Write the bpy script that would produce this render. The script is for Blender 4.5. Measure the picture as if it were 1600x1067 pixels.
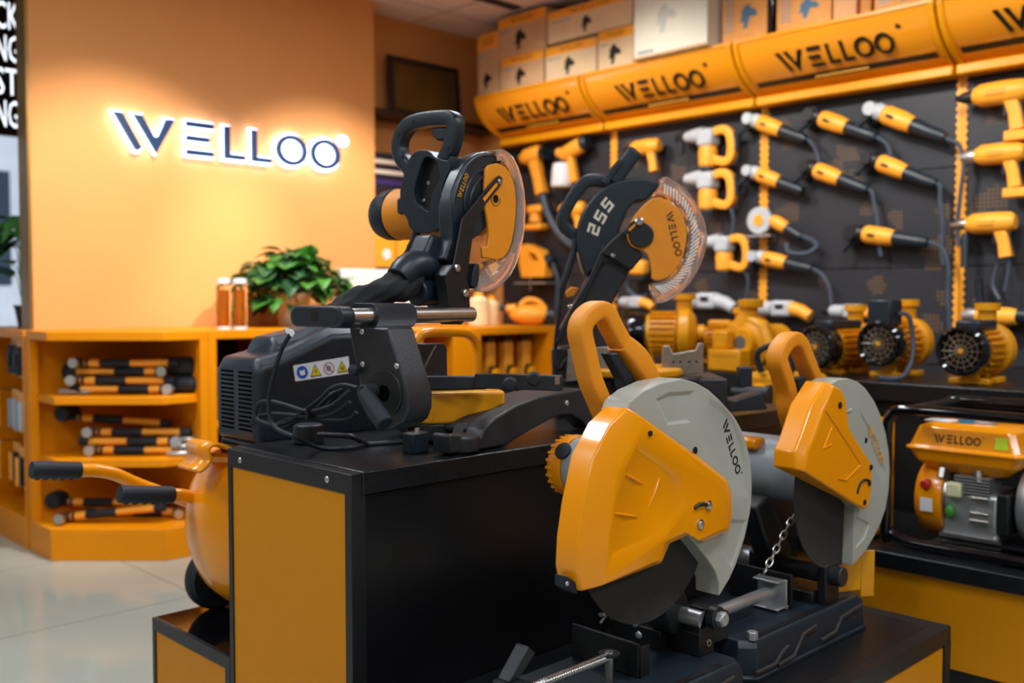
import bpy, bmesh, math, random
from mathutils import Vector, Matrix
random.seed(7)
R = math.radians
for o in list(bpy.data.objects): bpy.data.objects.remove(o)
scene = bpy.context.scene
COL = scene.collection
# ---------------------------------------------------------------- camera
FPX, H_CAM, TH, PITCH = 1550.0, 1.03, R(45.6), R(2.49)
FW = Vector((math.cos(TH)*math.cos(PITCH), math.sin(TH)*math.cos(PITCH), -math.sin(PITCH)))
RT = Vector((math.sin(TH), -math.cos(TH), 0))
UP = RT.cross(FW)
EYE = Vector((0, 0, H_CAM))
cd = bpy.data.cameras.new('camera'); cam = bpy.data.objects.new('camera', cd); COL.objects.link(cam)
cd.sensor_width = 36; cd.lens = FPX*36/1600; cd.clip_start = .02; cd.clip_end = 200
m3 = Matrix((RT, UP, -FW)).transposed()
cam.matrix_world = Matrix.Translation(EYE) @ m3.to_4x4()
cd.dof.use_dof = True; cd.dof.focus_distance = 1.72; cd.dof.aperture_fstop = 2.9
scene.camera = cam
# ---------------------------------------------------------------- world, lamps, exposure
scene.view_settings.view_transform = 'Standard'; scene.view_settings.look = 'None'
scene.view_settings.gamma = 1; scene.view_settings.use_curve_mapping = False
scene.view_settings.exposure = 0.0
w = bpy.data.worlds.new('daylight'); scene.world = w; w.use_nodes = True
nt = w.node_tree; bg = nt.nodes['Background']
sky = nt.nodes.new('ShaderNodeTexSky'); sky.sky_type = 'HOSEK_WILKIE'; sky.turbidity = 5
sky.sun_direction = (-.5, .3, .8)
nt.links.new(sky.outputs[0], bg.inputs[0]); bg.inputs[1].default_value = 1.4
def lamp(name, kind, loc, power, color, aim=None, size=.3, size_y=None, angle=60, blend=.5):
    L = bpy.data.lights.new(name, kind); L.energy = power; L.color = color
    if kind == 'AREA':
        L.size = size
        if size_y: L.shape = 'RECTANGLE'; L.size_y = size_y
    if kind == 'SPOT': L.spot_size = R(angle); L.spot_blend = blend; L.shadow_soft_size = size
    o = bpy.data.objects.new(name, L); COL.objects.link(o); o.location = loc
    if aim is not None:
        o.rotation_euler = (Vector(aim)-Vector(loc)).to_track_quat('-Z', 'Y').to_euler()
    return o
s = lamp('sun', 'SUN', (0, -8, 12), 3.0, (1, .97, .92), (1, 13, 0)); s.data.angle = R(1)
CZ = 2.6                                             # ceiling height
COOL, WARM = (.86, .93, 1.0), (1.0, .92, .84)
for i, (x, y, e) in enumerate([(-.6, 2.6, 26), (.9, 2.5, 24), (2.4, 2.3, 24), (-1.0, .4, 24), (1.0, .2, 20), (2.7, .2, 24), (.2, -1.8, 22), (2.4, -1.8, 22)]):
    lamp('ceiling_panel_lamp', 'AREA', (x, y, CZ-.06), e, COOL, (x, y, 0), .8, .18)
for x in (1.78, 2.86):                               # wall washers over the sign wall
    lamp('sign_wall_spot', 'SPOT', (x, 2.92, CZ-.12), 185, WARM, (x+.02, 4.3, 1.0), .03, angle=62, blend=.7)
for y in (3.6, 2.9, 2.1, 1.3, .5):                   # track spots along the tool wall
    lamp('tool_wall_spot', 'SPOT', (2.75, y, CZ-.12), 62, (1, .93, .84), (4.1, y, 1.35), .03, angle=75, blend=.8)
# ---------------------------------------------------------------- helpers
def ray(px, py): return FW*FPX + RT*(px-800) - UP*(py-533.5)
def hit(px, py, p, n):
    r = ray(px, py); t = (Vector(p)-EYE).dot(Vector(n))/r.dot(Vector(n)); return EYE + r*t
def onX(px, py, X): return hit(px, py, (X, 0, 0), (1, 0, 0))
def onY(px, py, Y): return hit(px, py, (0, Y, 0), (0, 1, 0))
def onZ(px, py, Z): return hit(px, py, (0, 0, Z), (0, 0, 1))
class Rig:                                           # a thing's base: location and heading
    def __init__(s, loc, rz=0.0):
        s.loc = Vector(loc); s.rz = rz; s.m = Matrix.Rotation(rz, 3, 'Z')
    def L(s, w): return s.m.transposed() @ (w - s.loc)
    def b(s, px, py, b): return s.L(hit(px, py, s.loc + s.m @ Vector((0, b, 0)), s.m @ Vector((0, 1, 0))))
    def a(s, px, py, a): return s.L(hit(px, py, s.loc + s.m @ Vector((a, 0, 0)), s.m @ Vector((1, 0, 0))))
    def z(s, px, py, z): return s.L(hit(px, py, (0, 0, s.loc.z+z), (0, 0, 1)))
def catmull(pts, k=6, closed=False):
    P = [Vector(p) for p in pts]; n = len(P); out = []
    for i in range(n if closed else n-1):
        if closed: p0, p1, p2, p3 = P[i-1], P[i], P[(i+1) % n], P[(i+2) % n]
        else: p0, p1, p2, p3 = P[max(i-1, 0)], P[i], P[i+1], P[min(i+2, n-1)]
        for j in range(k):
            t = j/k
            out.append(.5*((2*p1)+(p2-p0)*t+(2*p0-5*p1+4*p2-p3)*t*t+(3*p1-p0-3*p2+p3)*t**3))
    if not closed: out.append(P[-1])
    return out
class MB:
    def __init__(s): s.bm = bmesh.new()
    def V(s, p): return s.bm.verts.new(p)
    def face(s, vs):
        try: return s.bm.faces.new(vs)
        except ValueError: return None
    def loft(s, loops, cap=True, closed=True):
        rows = [[s.V(p) for p in lp] for lp in loops]; n = len(rows[0])
        for r0, r1 in zip(rows, rows[1:]):
            for i in range(n if closed else n-1): s.face([r0[i], r0[(i+1) % n], r1[(i+1) % n], r1[i]])
        if cap: s.face(rows[0][::-1]); s.face(rows[-1])
        return s
    def prism(s, pts, vec):
        v = Vector(vec); return s.loft([[Vector(p) for p in pts], [Vector(p)+v for p in pts]])
    def holed(s, outer, holes, vec, depth=None):
        """plate with holes (depth None) or sunk panels (a vector) on its first side"""
        v = Vector(vec); loops = [[Vector(p) for p in outer]]+[[Vector(p) for p in h] for h in holes]
        rows = []
        es = []
        for lp in loops:
            vs = [s.V(p) for p in lp]; rows.append(vs)
            for i in range(len(vs)): es.append(s.bm.edges.new((vs[i], vs[(i+1) % len(vs)])))
        bmesh.ops.triangle_fill(s.bm, use_beauty=True, use_dissolve=True, edges=es)
        if depth is None:
            es = []; rows2 = []
            for lp in loops:
                vs = [s.V(p+v) for p in lp]; rows2.append(vs)
                for i in range(len(vs)): es.append(s.bm.edges.new((vs[i], vs[(i+1) % len(vs)])))
            bmesh.ops.triangle_fill(s.bm, use_beauty=True, use_dissolve=True, edges=es)
            for a, b in zip(rows, rows2):
                n = len(a)
                for i in range(n): s.face([a[i], a[(i+1) % n], b[(i+1) % n], b[i]])
        else:
            back = [s.V(p+v) for p in loops[0]]; n = len(back)
            for i in range(n): s.face([rows[0][i], rows[0][(i+1) % n], back[(i+1) % n], back[i]])
            s.face(back)
            for lp, row in zip(loops[1:], rows[1:]):
                c = sum(lp, Vector())/len(lp)
                dn = [s.V(c+(p-c)*.86+Vector(depth)) for p in lp]; n = len(dn)
                for i in range(n): s.face([row[i], row[(i+1) % n], dn[(i+1) % n], dn[i]])
                s.face(dn)
        return s
    def box(s, c, d, rz=0, rot=None):
        c = Vector(c); m = rot if rot is not None else Matrix.Rotation(rz, 3, 'Z')
        x, y, z = (q/2 for q in d)
        lo = [c+m @ Vector(p) for p in ((-x, -y, -z), (x, -y, -z), (x, y, -z), (-x, y, -z))]
        return s.prism(lo, m @ Vector((0, 0, 2*z)))
    def bx(s, p, q):
        return s.box([(a+b)/2 for a, b in zip(p, q)], [abs(b-a) for a, b in zip(p, q)])
    def _fr(s, t):
        t = t.normalized(); u = t.cross(Vector((0, 0, 1)))
        if u.length < 1e-3: u = t.cross(Vector((0, 1, 0)))
        u.normalize(); return u, t.cross(u)
    def cyl(s, p, q, r, r2=None, n=24):
        p, q = Vector(p), Vector(q); r2 = r if r2 is None else r2; u, w = s._fr(q-p)
        ring = lambda c, k: [c+(u*math.cos(2*math.pi*i/n)+w*math.sin(2*math.pi*i/n))*k for i in range(n)]
        return s.loft([ring(p, r), ring(q, r2)])
    def lathe(s, prof, o, ax, n=32):                 # prof: (radius, along)
        o = Vector(o); ax = Vector(ax).normalized(); u, w = s._fr(ax)
        return s.loft([[o+ax*h+(u*math.cos(2*math.pi*i/n)+w*math.sin(2*math.pi*i/n))*max(r, 1e-4) for i in range(n)] for r, h in prof])
    def tube(s, pts, r, n=10, closed=False, sx=1.0, rect=False):
        P = [Vector(p) for p in pts]; N = len(P); loops = []; u = None
        for i in range(N):
            if closed: t = (P[(i+1) % N]-P[i-1]).normalized()
            else: t = (P[min(i+1, N-1)]-P[max(i-1, 0)]).normalized()
            if u is None: u, w = s._fr(t)
            else:
                u = u-t*u.dot(t); u.normalize(); w = t.cross(u)
            k = r[i] if isinstance(r, (list, tuple)) else r
            lp = []
            for j in range(n):
                a = 2*math.pi*(j+.5)/n; ca, sa = math.cos(a), math.sin(a)
                if rect:
                    e = .34; ca = math.copysign(abs(ca)**e, ca); sa = math.copysign(abs(sa)**e, sa)
                lp.append(P[i]+u*ca*k*sx+w*sa*k)
            loops.append(lp)
        if closed: loops.append(loops[0]); return s.loft(loops, cap=False)
        return s.loft(loops)
    def ell(s, c, r, n=20, m=12):
        c = Vector(c); rx, ry, rz = r if isinstance(r, (tuple, list)) else (r, r, r)
        return s.loft([[c+Vector((rx*math.sin(t)*math.cos(2*math.pi*i/n), ry*math.sin(t)*math.sin(2*math.pi*i/n), -rz*math.cos(t))) for i in range(n)]
                       for t in [max(.02, min(math.pi-.02, math.pi*j/m)) for j in range(m+1)]])
    def build(s, name, mat, parent=None, bev=0.0, ang=35, sub=0, seg=2, loc=None):
        bm = s.bm
        bmesh.ops.remove_doubles(bm, verts=bm.verts, dist=1e-6)
        bmesh.ops.recalc_face_normals(bm, faces=bm.faces)
        me = bpy.data.meshes.new(name); bm.to_mesh(me); bm.free()
        for p in me.polygons: p.use_smooth = True
        if not sub: me.set_sharp_from_angle(angle=R(ang))
        me.materials.append(mat)
        o = bpy.data.objects.new(name, me); COL.objects.link(o)
        if parent is not None: o.parent = parent
        if loc is not None: o.location = loc
        if bev:
            b = o.modifiers.new('bevel', 'BEVEL'); b.width = bev; b.segments = seg; b.limit_method = 'ANGLE'; b.angle_limit = R(30)
        if sub:
            b = o.modifiers.new('subsurf', 'SUBSURF'); b.levels = b.render_levels = sub
        return o
def tag(o, label, cat, group=None, kind=None):
    o['label'] = label; o['category'] = cat
    if group: o['group'] = group
    if kind: o['kind'] = kind
    return o
def thing(name, label, cat, loc=(0, 0, 0), rz=0.0, group=None):
    o = bpy.data.objects.new(name, None); COL.objects.link(o); o.location = loc; o.rotation_euler = (0, 0, rz)
    o.empty_display_size = .05
    return tag(o, label, cat, group)
def struct(o): o['kind'] = 'structure'; return o
def copy_tree(o, parent=None):
    c = o.copy(); COL.objects.link(c)
    if parent is not None: c.parent = parent
    for ch in list(o.children): copy_tree(ch, c)
    return c
# ---------------------------------------------------------------- materials
def lin(hexs):
    h = hexs.lstrip('#'); v = [int(h[i:i+2], 16)/255 for i in (0, 2, 4)]
    return [(c/12.92 if c <= .04045 else ((c+.055)/1.055)**2.4) for c in v]
def mat(name, hexs, rough=.5, metal=0.0, var=.06, scale=30, bump=0.0, bscale=200, coat=0.0, emit=None, estr=0.0, trans=0.0, ior=1.45, spec=.5):
    m = bpy.data.materials.new(name); m.use_nodes = True; n = m.node_tree; b = n.nodes['Principled BSDF']
    c = lin(hexs)
    tc = n.nodes.new('ShaderNodeTexCoord'); no = n.nodes.new('ShaderNodeTexNoise'); no.inputs['Scale'].default_value = scale; no.inputs['Detail'].default_value = 3
    n.links.new(tc.outputs['Object'], no.inputs['Vector'])
    cr = n.nodes.new('ShaderNodeValToRGB')
    cr.color_ramp.elements[0].color = [x*(1-var) for x in c]+[1]; cr.color_ramp.elements[1].color = [min(1, x*(1+var)) for x in c]+[1]
    cr.color_ramp.elements[0].position = .3; cr.color_ramp.elements[1].position = .7
    n.links.new(no.outputs['Fac'], cr.inputs[0]); n.links.new(cr.outputs[0], b.inputs['Base Color'])
    b.inputs['Roughness'].default_value = rough; b.inputs['Metallic'].default_value = metal
    b.inputs['Coat Weight'].default_value = coat; b.inputs['Coat Roughness'].default_value = .06
    b.inputs['Specular IOR Level'].default_value = spec
    b.inputs['Transmission Weight'].default_value = trans; b.inputs['IOR'].default_value = ior
    if emit: b.inputs['Emission Color'].default_value = lin(emit)+[1]; b.inputs['Emission Strength'].default_value = estr
    if bump:
        n2 = n.nodes.new('ShaderNodeTexNoise'); n2.inputs['Scale'].default_value = bscale; n2.inputs['Detail'].default_value = 2
        n.links.new(tc.outputs['Object'], n2.inputs['Vector'])
        bp = n.nodes.new('ShaderNodeBump'); bp.inputs['Strength'].default_value = bump; bp.inputs['Distance'].default_value = .002
        n.links.new(n2.outputs['Fac'], bp.inputs['Height']); n.links.new(bp.outputs[0], b.inputs['Normal'])
    return m
Y_GLOSS = mat('yellow_gloss_paint', '#EE9200', .24, coat=.25, var=.02, scale=4)
Y_PANEL = mat('yellow_panel', '#CC8200', .5, var=.03, spec=.25, scale=5)
Y_PLAST = mat('yellow_plastic', '#E28A12', .5, var=.03, bump=.15, bscale=600)
Y_METAL = mat('yellow_cast_paint', '#DC9306', .35, var=.05, bump=.1, bscale=300)
Y_TOOL = mat('orange_tool_plastic', '#F6A42E', .42, var=.04)
Y_SHELF = mat('orange_cabinet_paint', '#E08800', .45, var=.03, scale=6, spec=.3)
Y_WALL = mat('orange_wall_paint', '#E09B58', .75, var=.02, scale=3)
GREY_P = mat('grey_guard_paint', '#A3A297', .35, var=.03, scale=6)
GREY_M = mat('grey_motor_plastic', '#8D949A', .4, var=.03)
BLK_PL = mat('black_plastic', '#1B252E', .37, var=.1, bump=.12, bscale=500)
BLK_MET = mat('black_powder_metal', '#17181A', .42, var=.1, bump=.1, bscale=700)
BLK_CAST = mat('black_cast_iron', '#24262A', .4, var=.12, bump=.2, bscale=400)
BLK_GLOSS = mat('black_gloss', '#0C0C10', .08, coat=.3, var=.02)
BLK_TOP = mat('black_top_sheet', '#141619', .3, var=.25, scale=60, bump=.25, bscale=300)
BLK_RUB = mat('black_rubber', '#161D26', .6, var=.08)
BLK_CLOTH = mat('black_cloth', '#15171B', .85, var=.2, scale=80, bump=.3, bscale=900)
ABRAS = mat('abrasive_disc', '#2E2A28', .9, var=.3, scale=700, bump=.6, bscale=900)
CLEAR = mat('clear_acrylic', '#FFFFFF', .02, trans=1.0, ior=1.1, var=0)
STEEL = mat('steel', '#C9C8C4', .28, 1.0, var=.06)
ALU = mat('brushed_aluminium', '#A89F93', .38, 1.0, var=.12, scale=60)
ZINC = mat('zinc_cast', '#C4C6C8', .4, .8, var=.08)
WHITE_P = mat('white_plastic', '#E4E6E8', .4, var=.02)
GLASSY = mat('clear_plastic', '#F6E6DC', .05, trans=.86, ior=1.12, var=0)  # milky pink tint puts the warm reflections into the plastic's colour
SILV = mat('pale_silver_plastic', '#B4B9BE', .42, var=.04)
CORDM = mat('cord_sheath', '#3A4552', .45, var=.1)
VOID = mat('slot_black', '#030303', .9, var=0, spec=.05)
INK = mat('black_ink', '#0F0F10', .5, var=.02)
INK_Y = mat('yellow_ink', '#D9951E', .5, var=.02)
INK_W = mat('pale_ink', '#D9CDBD', .5, var=.02)
KRAFT = mat('kraft_board', '#C8A27A', .8, var=.06, scale=12)
KRAFT_P = mat('pale_kraft_board', '#D9C09A', .8, var=.05, scale=12)
WOOD_D = mat('dark_wood', '#2A1710', .5, var=.2, scale=12)
# ---------------------------------------------------------------- lettering
def arc(cx, cy, r, a0, a1, n): return [(cx+r*math.cos(R(a0+(a1-a0)*i/n)), cy+r*math.sin(R(a0+(a1-a0)*i/n))) for i in range(n+1)]
def word_shapes():
    """six letters: list of (outer, holes) groups in a unit of one letter height"""
    o = []
    o.append([([(-.02, 1), (.22, 1), (.70, .05), (.60, -.04), (.52, -.02)], []), ([(.47, 1), (.71, 1), (1.0, .45), (1.06, .41), (1.12, .45), (1.32, .97), (1.56, .97), (1.06, -.06)], [])])
    o.append([([(1.86, 1), (2.62, 1), (2.62, .83), (1.86, .83)], []), ([(1.86, .585), (2.5, .585), (2.5, .415), (1.86, .415)], []), ([(1.86, .17), (2.62, .17), (2.62, 0), (1.86, 0)], [])])
    for x in (2.92, 3.72): o.append([([(x, 1), (x+.17, 1), (x+.17, .17), (x+.6, .17), (x+.6, 0), (x, 0)], [])])
    for x in (4.5, 5.6): o.append([(arc(x+.47, .5, .5, 0, 345, 23), [arc(x+.47, .5, .335, 0, 345, 23)])])
    return o
WORD_W = 6.6
def glyph_mesh(shapes, place, thick):
    mb = MB()
    for outer, holes in shapes:
        n = Vector(thick)
        if holes: mb.holed([place(*p) for p in outer], [[place(*p) for p in h] for h in holes], n)
        else: mb.prism([place(*p) for p in outer], n)
    return mb
def word_on(parent, o, ex, ey, thick, m, name='brand_lettering', ring=True):
    """the shop word as ONE printed mark: o origin, ex/ey letter-unit axes (local)"""
    o, ex, ey = Vector(o), Vector(ex), Vector(ey); pl = lambda x, y: o+ex*x+ey*y
    sh = [s for L in word_shapes() for s in L]
    if ring: sh.append((arc(6.85, 1.05, .1, 0, 330, 11), [arc(6.85, 1.05, .06, 0, 330, 11)]))
    return glyph_mesh(sh, pl, thick).build(name, m, parent)
SEG = {'2': [[(0, 1), (1, 1), (1, .42), (.25, .42), (.25, .2), (1, .2), (1, 0), (0, 0), (0, .6), (.75, .6), (.75, .8), (0, .8)]],
       '5': [[(0, 1), (1, 1), (1, .8), (.25, .8), (.25, .6), (1, .6), (1, 0), (0, 0), (0, .2), (.75, .2), (.75, .42), (0, .42)]]}
def text_mesh(name, body, size, m, parent, mw, extrude=.0006, bold=0.0):
    cu = bpy.data.curves.new(name, 'FONT'); cu.body = body; cu.size = size; cu.extrude = extrude; cu.offset = bold; cu.resolution_u = 2
    t = bpy.data.objects.new(name, cu); COL.objects.link(t)
    dg = bpy.context.evaluated_depsgraph_get(); me = bpy.data.meshes.new_from_object(t.evaluated_get(dg))
    bpy.data.objects.remove(t); bpy.data.curves.remove(cu)
    me.materials.clear(); me.materials.append(m)
    o = bpy.data.objects.new(name, me); COL.objects.link(o); o.parent = parent; o.matrix_local = mw
    return o
# ---------------------------------------------------------------- special surface materials
def floor_mat():
    m = mat('polished_floor_tile', '#AEB4A8', .12, var=.06, scale=1.5, coat=.2); n = m.node_tree; b = n.nodes['Principled BSDF']
    src = b.inputs['Base Color'].links[0].from_socket
    tc = n.nodes.new('ShaderNodeTexCoord'); br = n.nodes.new('ShaderNodeTexBrick'); br.offset = 0
    br.inputs['Scale'].default_value = 1; br.inputs['Brick Width'].default_value = .8; br.inputs['Row Height'].default_value = .8
    br.inputs['Mortar Size'].default_value = .003; br.inputs['Mortar'].default_value = lin('#7F837A')+[1]
    n.links.new(tc.outputs['Object'], br.inputs['Vector'])
    n.links.new(src, br.inputs['Color1']); n.links.new(src, br.inputs['Color2']); n.links.new(br.outputs['Color'], b.inputs['Base Color'])
    return m
def ceil_mat():
    m = mat('ceiling_tile', '#E8DADA', .9, var=.04, scale=8); n = m.node_tree; b = n.nodes['Principled BSDF']
    src = b.inputs['Base Color'].links[0].from_socket
    tc = n.nodes.new('ShaderNodeTexCoord'); br = n.nodes.new('ShaderNodeTexBrick'); br.offset = 0
    br.inputs['Scale'].default_value = 1; br.inputs['Brick Width'].default_value = .6; br.inputs['Row Height'].default_value = .6
    br.inputs['Mortar Size'].default_value = .006; br.inputs['Mortar'].default_value = lin('#9A8C8C')+[1]
    n.links.new(tc.outputs['Object'], br.inputs['Vector'])
    n.links.new(src, br.inputs['Color1']); n.links.new(src, br.inputs['Color2']); n.links.new(br.outputs['Color'], b.inputs['Base Color'])
    return m
def peg_mat():
    m = mat('perforated_board', '#26282F', .5, var=.1, scale=4); n = m.node_tree; b = n.nodes['Principled BSDF']
    src = b.inputs['Base Color'].links[0].from_socket
    tc = n.nodes.new('ShaderNodeTexCoord'); sp = n.nodes.new('ShaderNodeSeparateXYZ'); n.links.new(tc.outputs['Object'], sp.inputs[0])
    def M(op, a, b_=None):
        k = n.nodes.new('ShaderNodeMath'); k.operation = op
        for i, v in enumerate((a, b_)):
            if v is None: continue
            if isinstance(v, (int, float)): k.inputs[i].default_value = v
            else: n.links.new(v, k.inputs[i])
        return k.outputs[0]
    P = .016
    fy = M('SUBTRACT', M('FRACT', M('DIVIDE', sp.outputs['Y'], P)), .5); fz = M('SUBTRACT', M('FRACT', M('DIVIDE', sp.outputs['Z'], P)), .5)
    hole = M('LESS_THAN', M('ADD', M('MULTIPLY', fy, fy), M('MULTIPLY', fz, fz)), .085)
    vo = n.nodes.new('ShaderNodeTexVoronoi'); vo.inputs['Scale'].default_value = 15; n.links.new(tc.outputs['Object'], vo.inputs['Vector'])
    sel = n.nodes.new('ShaderNodeSeparateColor'); n.links.new(vo.outputs['Color'], sel.inputs[0])
    lit = M('GREATER_THAN', sel.outputs[0], .88)
    mx = n.nodes.new('ShaderNodeMixRGB'); mx.inputs[1].default_value = lin('#15151A')+[1]; mx.inputs[2].default_value = lin('#75552A')+[1]
    n.links.new(lit, mx.inputs[0])
    m2 = n.nodes.new('ShaderNodeMixRGB'); n.links.new(hole, m2.inputs[0]); n.links.new(src, m2.inputs[1]); n.links.new(mx.outputs[0], m2.inputs[2])
    n.links.new(m2.outputs[0], b.inputs['Base Color'])
    return m
# ---------------------------------------------------------------- the setting
XW, YW, YR, YWIN = 4.15, 4.30, 4.50, 5.0
struct(MB().bx((-3, -3, -.1), (XW, YWIN+4, 0)).build('floor', floor_mat()))
struct(MB().bx((-3, -3, CZ), (XW, YWIN, CZ+.1)).build('ceiling', ceil_mat()))
struct(MB().bx((XW, -3, 0), (XW+.1, YR+.1, CZ)).build('wall_right', Y_WALL))
struct(MB().bx((-3.1, -3, 0), (-3, YWIN, CZ)).build('wall_left', mat('pale_wall_paint', '#CFC8BC', .8, var=.03)))
struct(MB().bx((-3, -3.1, 0), (XW, -3, CZ)).build('wall_front', mat('grey_wall_paint', '#8E8A86', .8, var=.03)))
struct(MB().bx((1.451, YW, 0), (3.19, YW+.1, CZ)).build('wall_back', Y_WALL))
struct(MB().bx((1.439, YW-.004, 0), (1.451, YW+.104, CZ)).build('trim_1', mat('brown_edge_strip', '#8A6526', .4, .4, var=.05)))  # thin brown strip facing the left edge of the sign wall
struct(MB().bx((3.19, YR, 0), (XW, YR+.1, CZ)).build('wall_recess', Y_WALL))
mb = MB(); mb.bx((1.8, YWIN, 0), (3.3, YWIN+.1, CZ)); mb.bx((-3, YWIN, 0), (-1.6, YWIN+.1, CZ)); mb.bx((-1.6, YWIN, 2.5), (1.8, YWIN+.1, CZ))
struct(mb.build('wall_window', Y_WALL))
wf = MB()
for x in (-1.6, .05, 1.75): wf.bx((x, YWIN+.02, 0), (x+.05, YWIN+.08, 2.5))
wf.bx((-1.6, YWIN+.02, 2.45), (1.8, YWIN+.08, 2.5)); wf.bx((-1.6, YWIN+.02, 0), (1.8, YWIN+.08, .06))
wo = struct(wf.build('window_1', BLK_MET))
MB().bx((-1.55, YWIN+.045, .06), (1.75, YWIN+.051, 2.45)).build('window_glass', mat('window_glass', '#FFFFFF', 0, trans=1, ior=1.05, var=0), wo)
# ceiling panel fittings (the lamps above shine just below them) and dark seam in the ceiling
for L in [o for o in list(COL.objects) if o.name.startswith('ceiling_panel_lamp')]:
    x, y, _ = L.location
    t = MB().bx((-.46, -.19, 0), (.46, .19, .02)).build('ceiling_light', WHITE_P, loc=(x, y, CZ-.022))
    tag(t, 'flat white rectangular ceiling light panel', 'ceiling light', 'ceiling light panels')
sl = MB().bx((-.62, -.03, 0), (.62, .03, .012)).build('air_vent', mat('vent_grey', '#2A2730', .7), loc=(3.2, 3.86, CZ-.012))
tag(sl, 'long dark slot vent in the ceiling above the corner', 'vent')
# street outside the window
struct(MB().bx((-6, YWIN+4, -.1), (8, YWIN+9, -.02)).build('street', mat('pale_asphalt', '#A9B0B8', .9)))
st = thing('street_building', 'pale building across the street seen through the left window', 'building', (1.2, YWIN+8.2, 0))
MB().bx((-6, 0, 0), (5, .4, 5)).build('facade', mat('pale_facade', '#C9D4E4', .8, var=.1, scale=2), st)
for i in range(7):
    MB().bx((-5.5+i*1.5, -.03, 1.2), (-4.5+i*1.5, 0, 2.6)).build('window', mat('dark_pane', '#3A4556', .1) if i == 0 else bpy.data.materials['dark_pane'], st)
# ---------------------------------------------------------------- display plinths
def end_panel(root, y0, y1, z1, m=.0145, mt=.036, x=0.0, edge=.03):
    o = [(x, y0, 0), (x, y1, 0), (x, y1, z1), (x, y0, z1)]
    h = [(x, y0+m+.006, .02), (x, y1-m, .02), (x, y1-m, z1-mt), (x, y0+m+.006, z1-mt)]
    MB().holed(o, [h], (edge, 0, 0)).build('end_frame', BLK_MET, root, bev=.0012)
    MB().bx((x+.0035, y0+.004, .01), (x+.02, y1-.004, z1-.01)).build('end_panel', Y_PANEL, root)
PX, PY0, PY1 = .983, 1.397, 1.825
tp = thing('display_plinth', 'tall black display plinth with a yellow end panel carrying both mitre saws', 'plinth', (PX, PY0, 0))
end_panel(tp, 0, PY1-PY0, .728)
MB().bx((.03, .002, 0), (1.5, PY1-PY0-.002, .689)).build('cabinet_body', mat('black_satin_sheet', '#101013', .3, var=.15, scale=2, bump=.05, bscale=60), tp, bev=.001)
MB().bx((.022, -.004, .69), (1.505, PY1-PY0+.003, .731)).build('top_sheet', BLK_TOP, tp, bev=.0025)
for px, py in ((375.5, 719), (511.5, 749)):
    p = onX(px, py, PX)-Vector((PX, PY0, 0))
    MB().lathe([(.0062, 0), (.0062, -.0015), (.0045, -.003), (.001, -.0034)], p+Vector((0, 0, 0)), (1, 0, 0), 20).build('rivet', STEEL, tp)
lp = thing('display_plinth', 'low glossy black plinth step under the yellow air compressor', 'plinth', (PX, PY1+.002, 0))
W = 2.186-PY1-.002
end_panel(lp, 0, W, .298, mt=.028)
MB().bx((.03, .002, 0), (1.2, W-.002, .292)).build('cabinet_body', BLK_MET, lp)
MB().bx((.006, .006, .2925), (1.2, W-.004, .2995)).build('top_sheet', BLK_GLOSS, lp, bev=.002)
fp = thing('display_plinth', 'low black plinth step in front carrying the two cut-off saws', 'plinth', (PX, .876, 0))
D, LX = PY0-.878, 2.23-PX
MB().bx((.0, .006, 0), (LX-.006, D, .262)).build('cabinet_body', BLK_MET, fp)
mb = MB(); mb.bx((0, .035, .262), (LX-.035, D, .3)); mb.build('top_sheet', BLK_TOP, fp, bev=.0015)
mb = MB(); mb.bx((0, 0, .262), (LX, .0345, .3)); mb.bx((LX-.0345, .0345, .262), (LX, D, .3)); mb.bx((LX-.03, 0, 0), (LX, .03, .262)); mb.bx((0, 0, 0), (.03, .02, .262))
mb.bx((.6, 0, 0), (.63, .02, .262)); mb.build('edge_frame', BLK_MET, fp, bev=.001)
for x0, x1 in ((.035, .595), (.635, LX-.035)):
    MB().bx((x0, .003, .02), (x1, .007, .258)).build('side_panel', Y_PANEL, fp)
# ---------------------------------------------------------------- wall-side platform and pump shelf
pf = thing('wall_platform', 'low orange platform with black top along the tool wall', 'platform', (2.55, -1.5, 0))
MB().bx((.01, 0, .08), (.52, 4.35, .31)).build('orange_front', Y_PANEL, pf)
MB().bx((.03, 0, 0), (.52, 4.35, .08)).build('kick_board', BLK_MET, pf)
MB().bx((-.01, 0, .31), (.525, 4.35, .355)).build('black_top', BLK_TOP, pf, bev=.003)
ps = thing('pump_shelf', 'raised black shelf along the tool wall holding the yellow pumps', 'shelf', (3.08, -1.5, 0))
MB().bx((0, 0, .70), (.98, 4.35, .76)).build('shelf_top', BLK_TOP, ps, bev=.004)
MB().bx((.03, 0, 0), (.98, 4.34, .70)).build('shelf_body', BLK_MET, ps)
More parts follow.
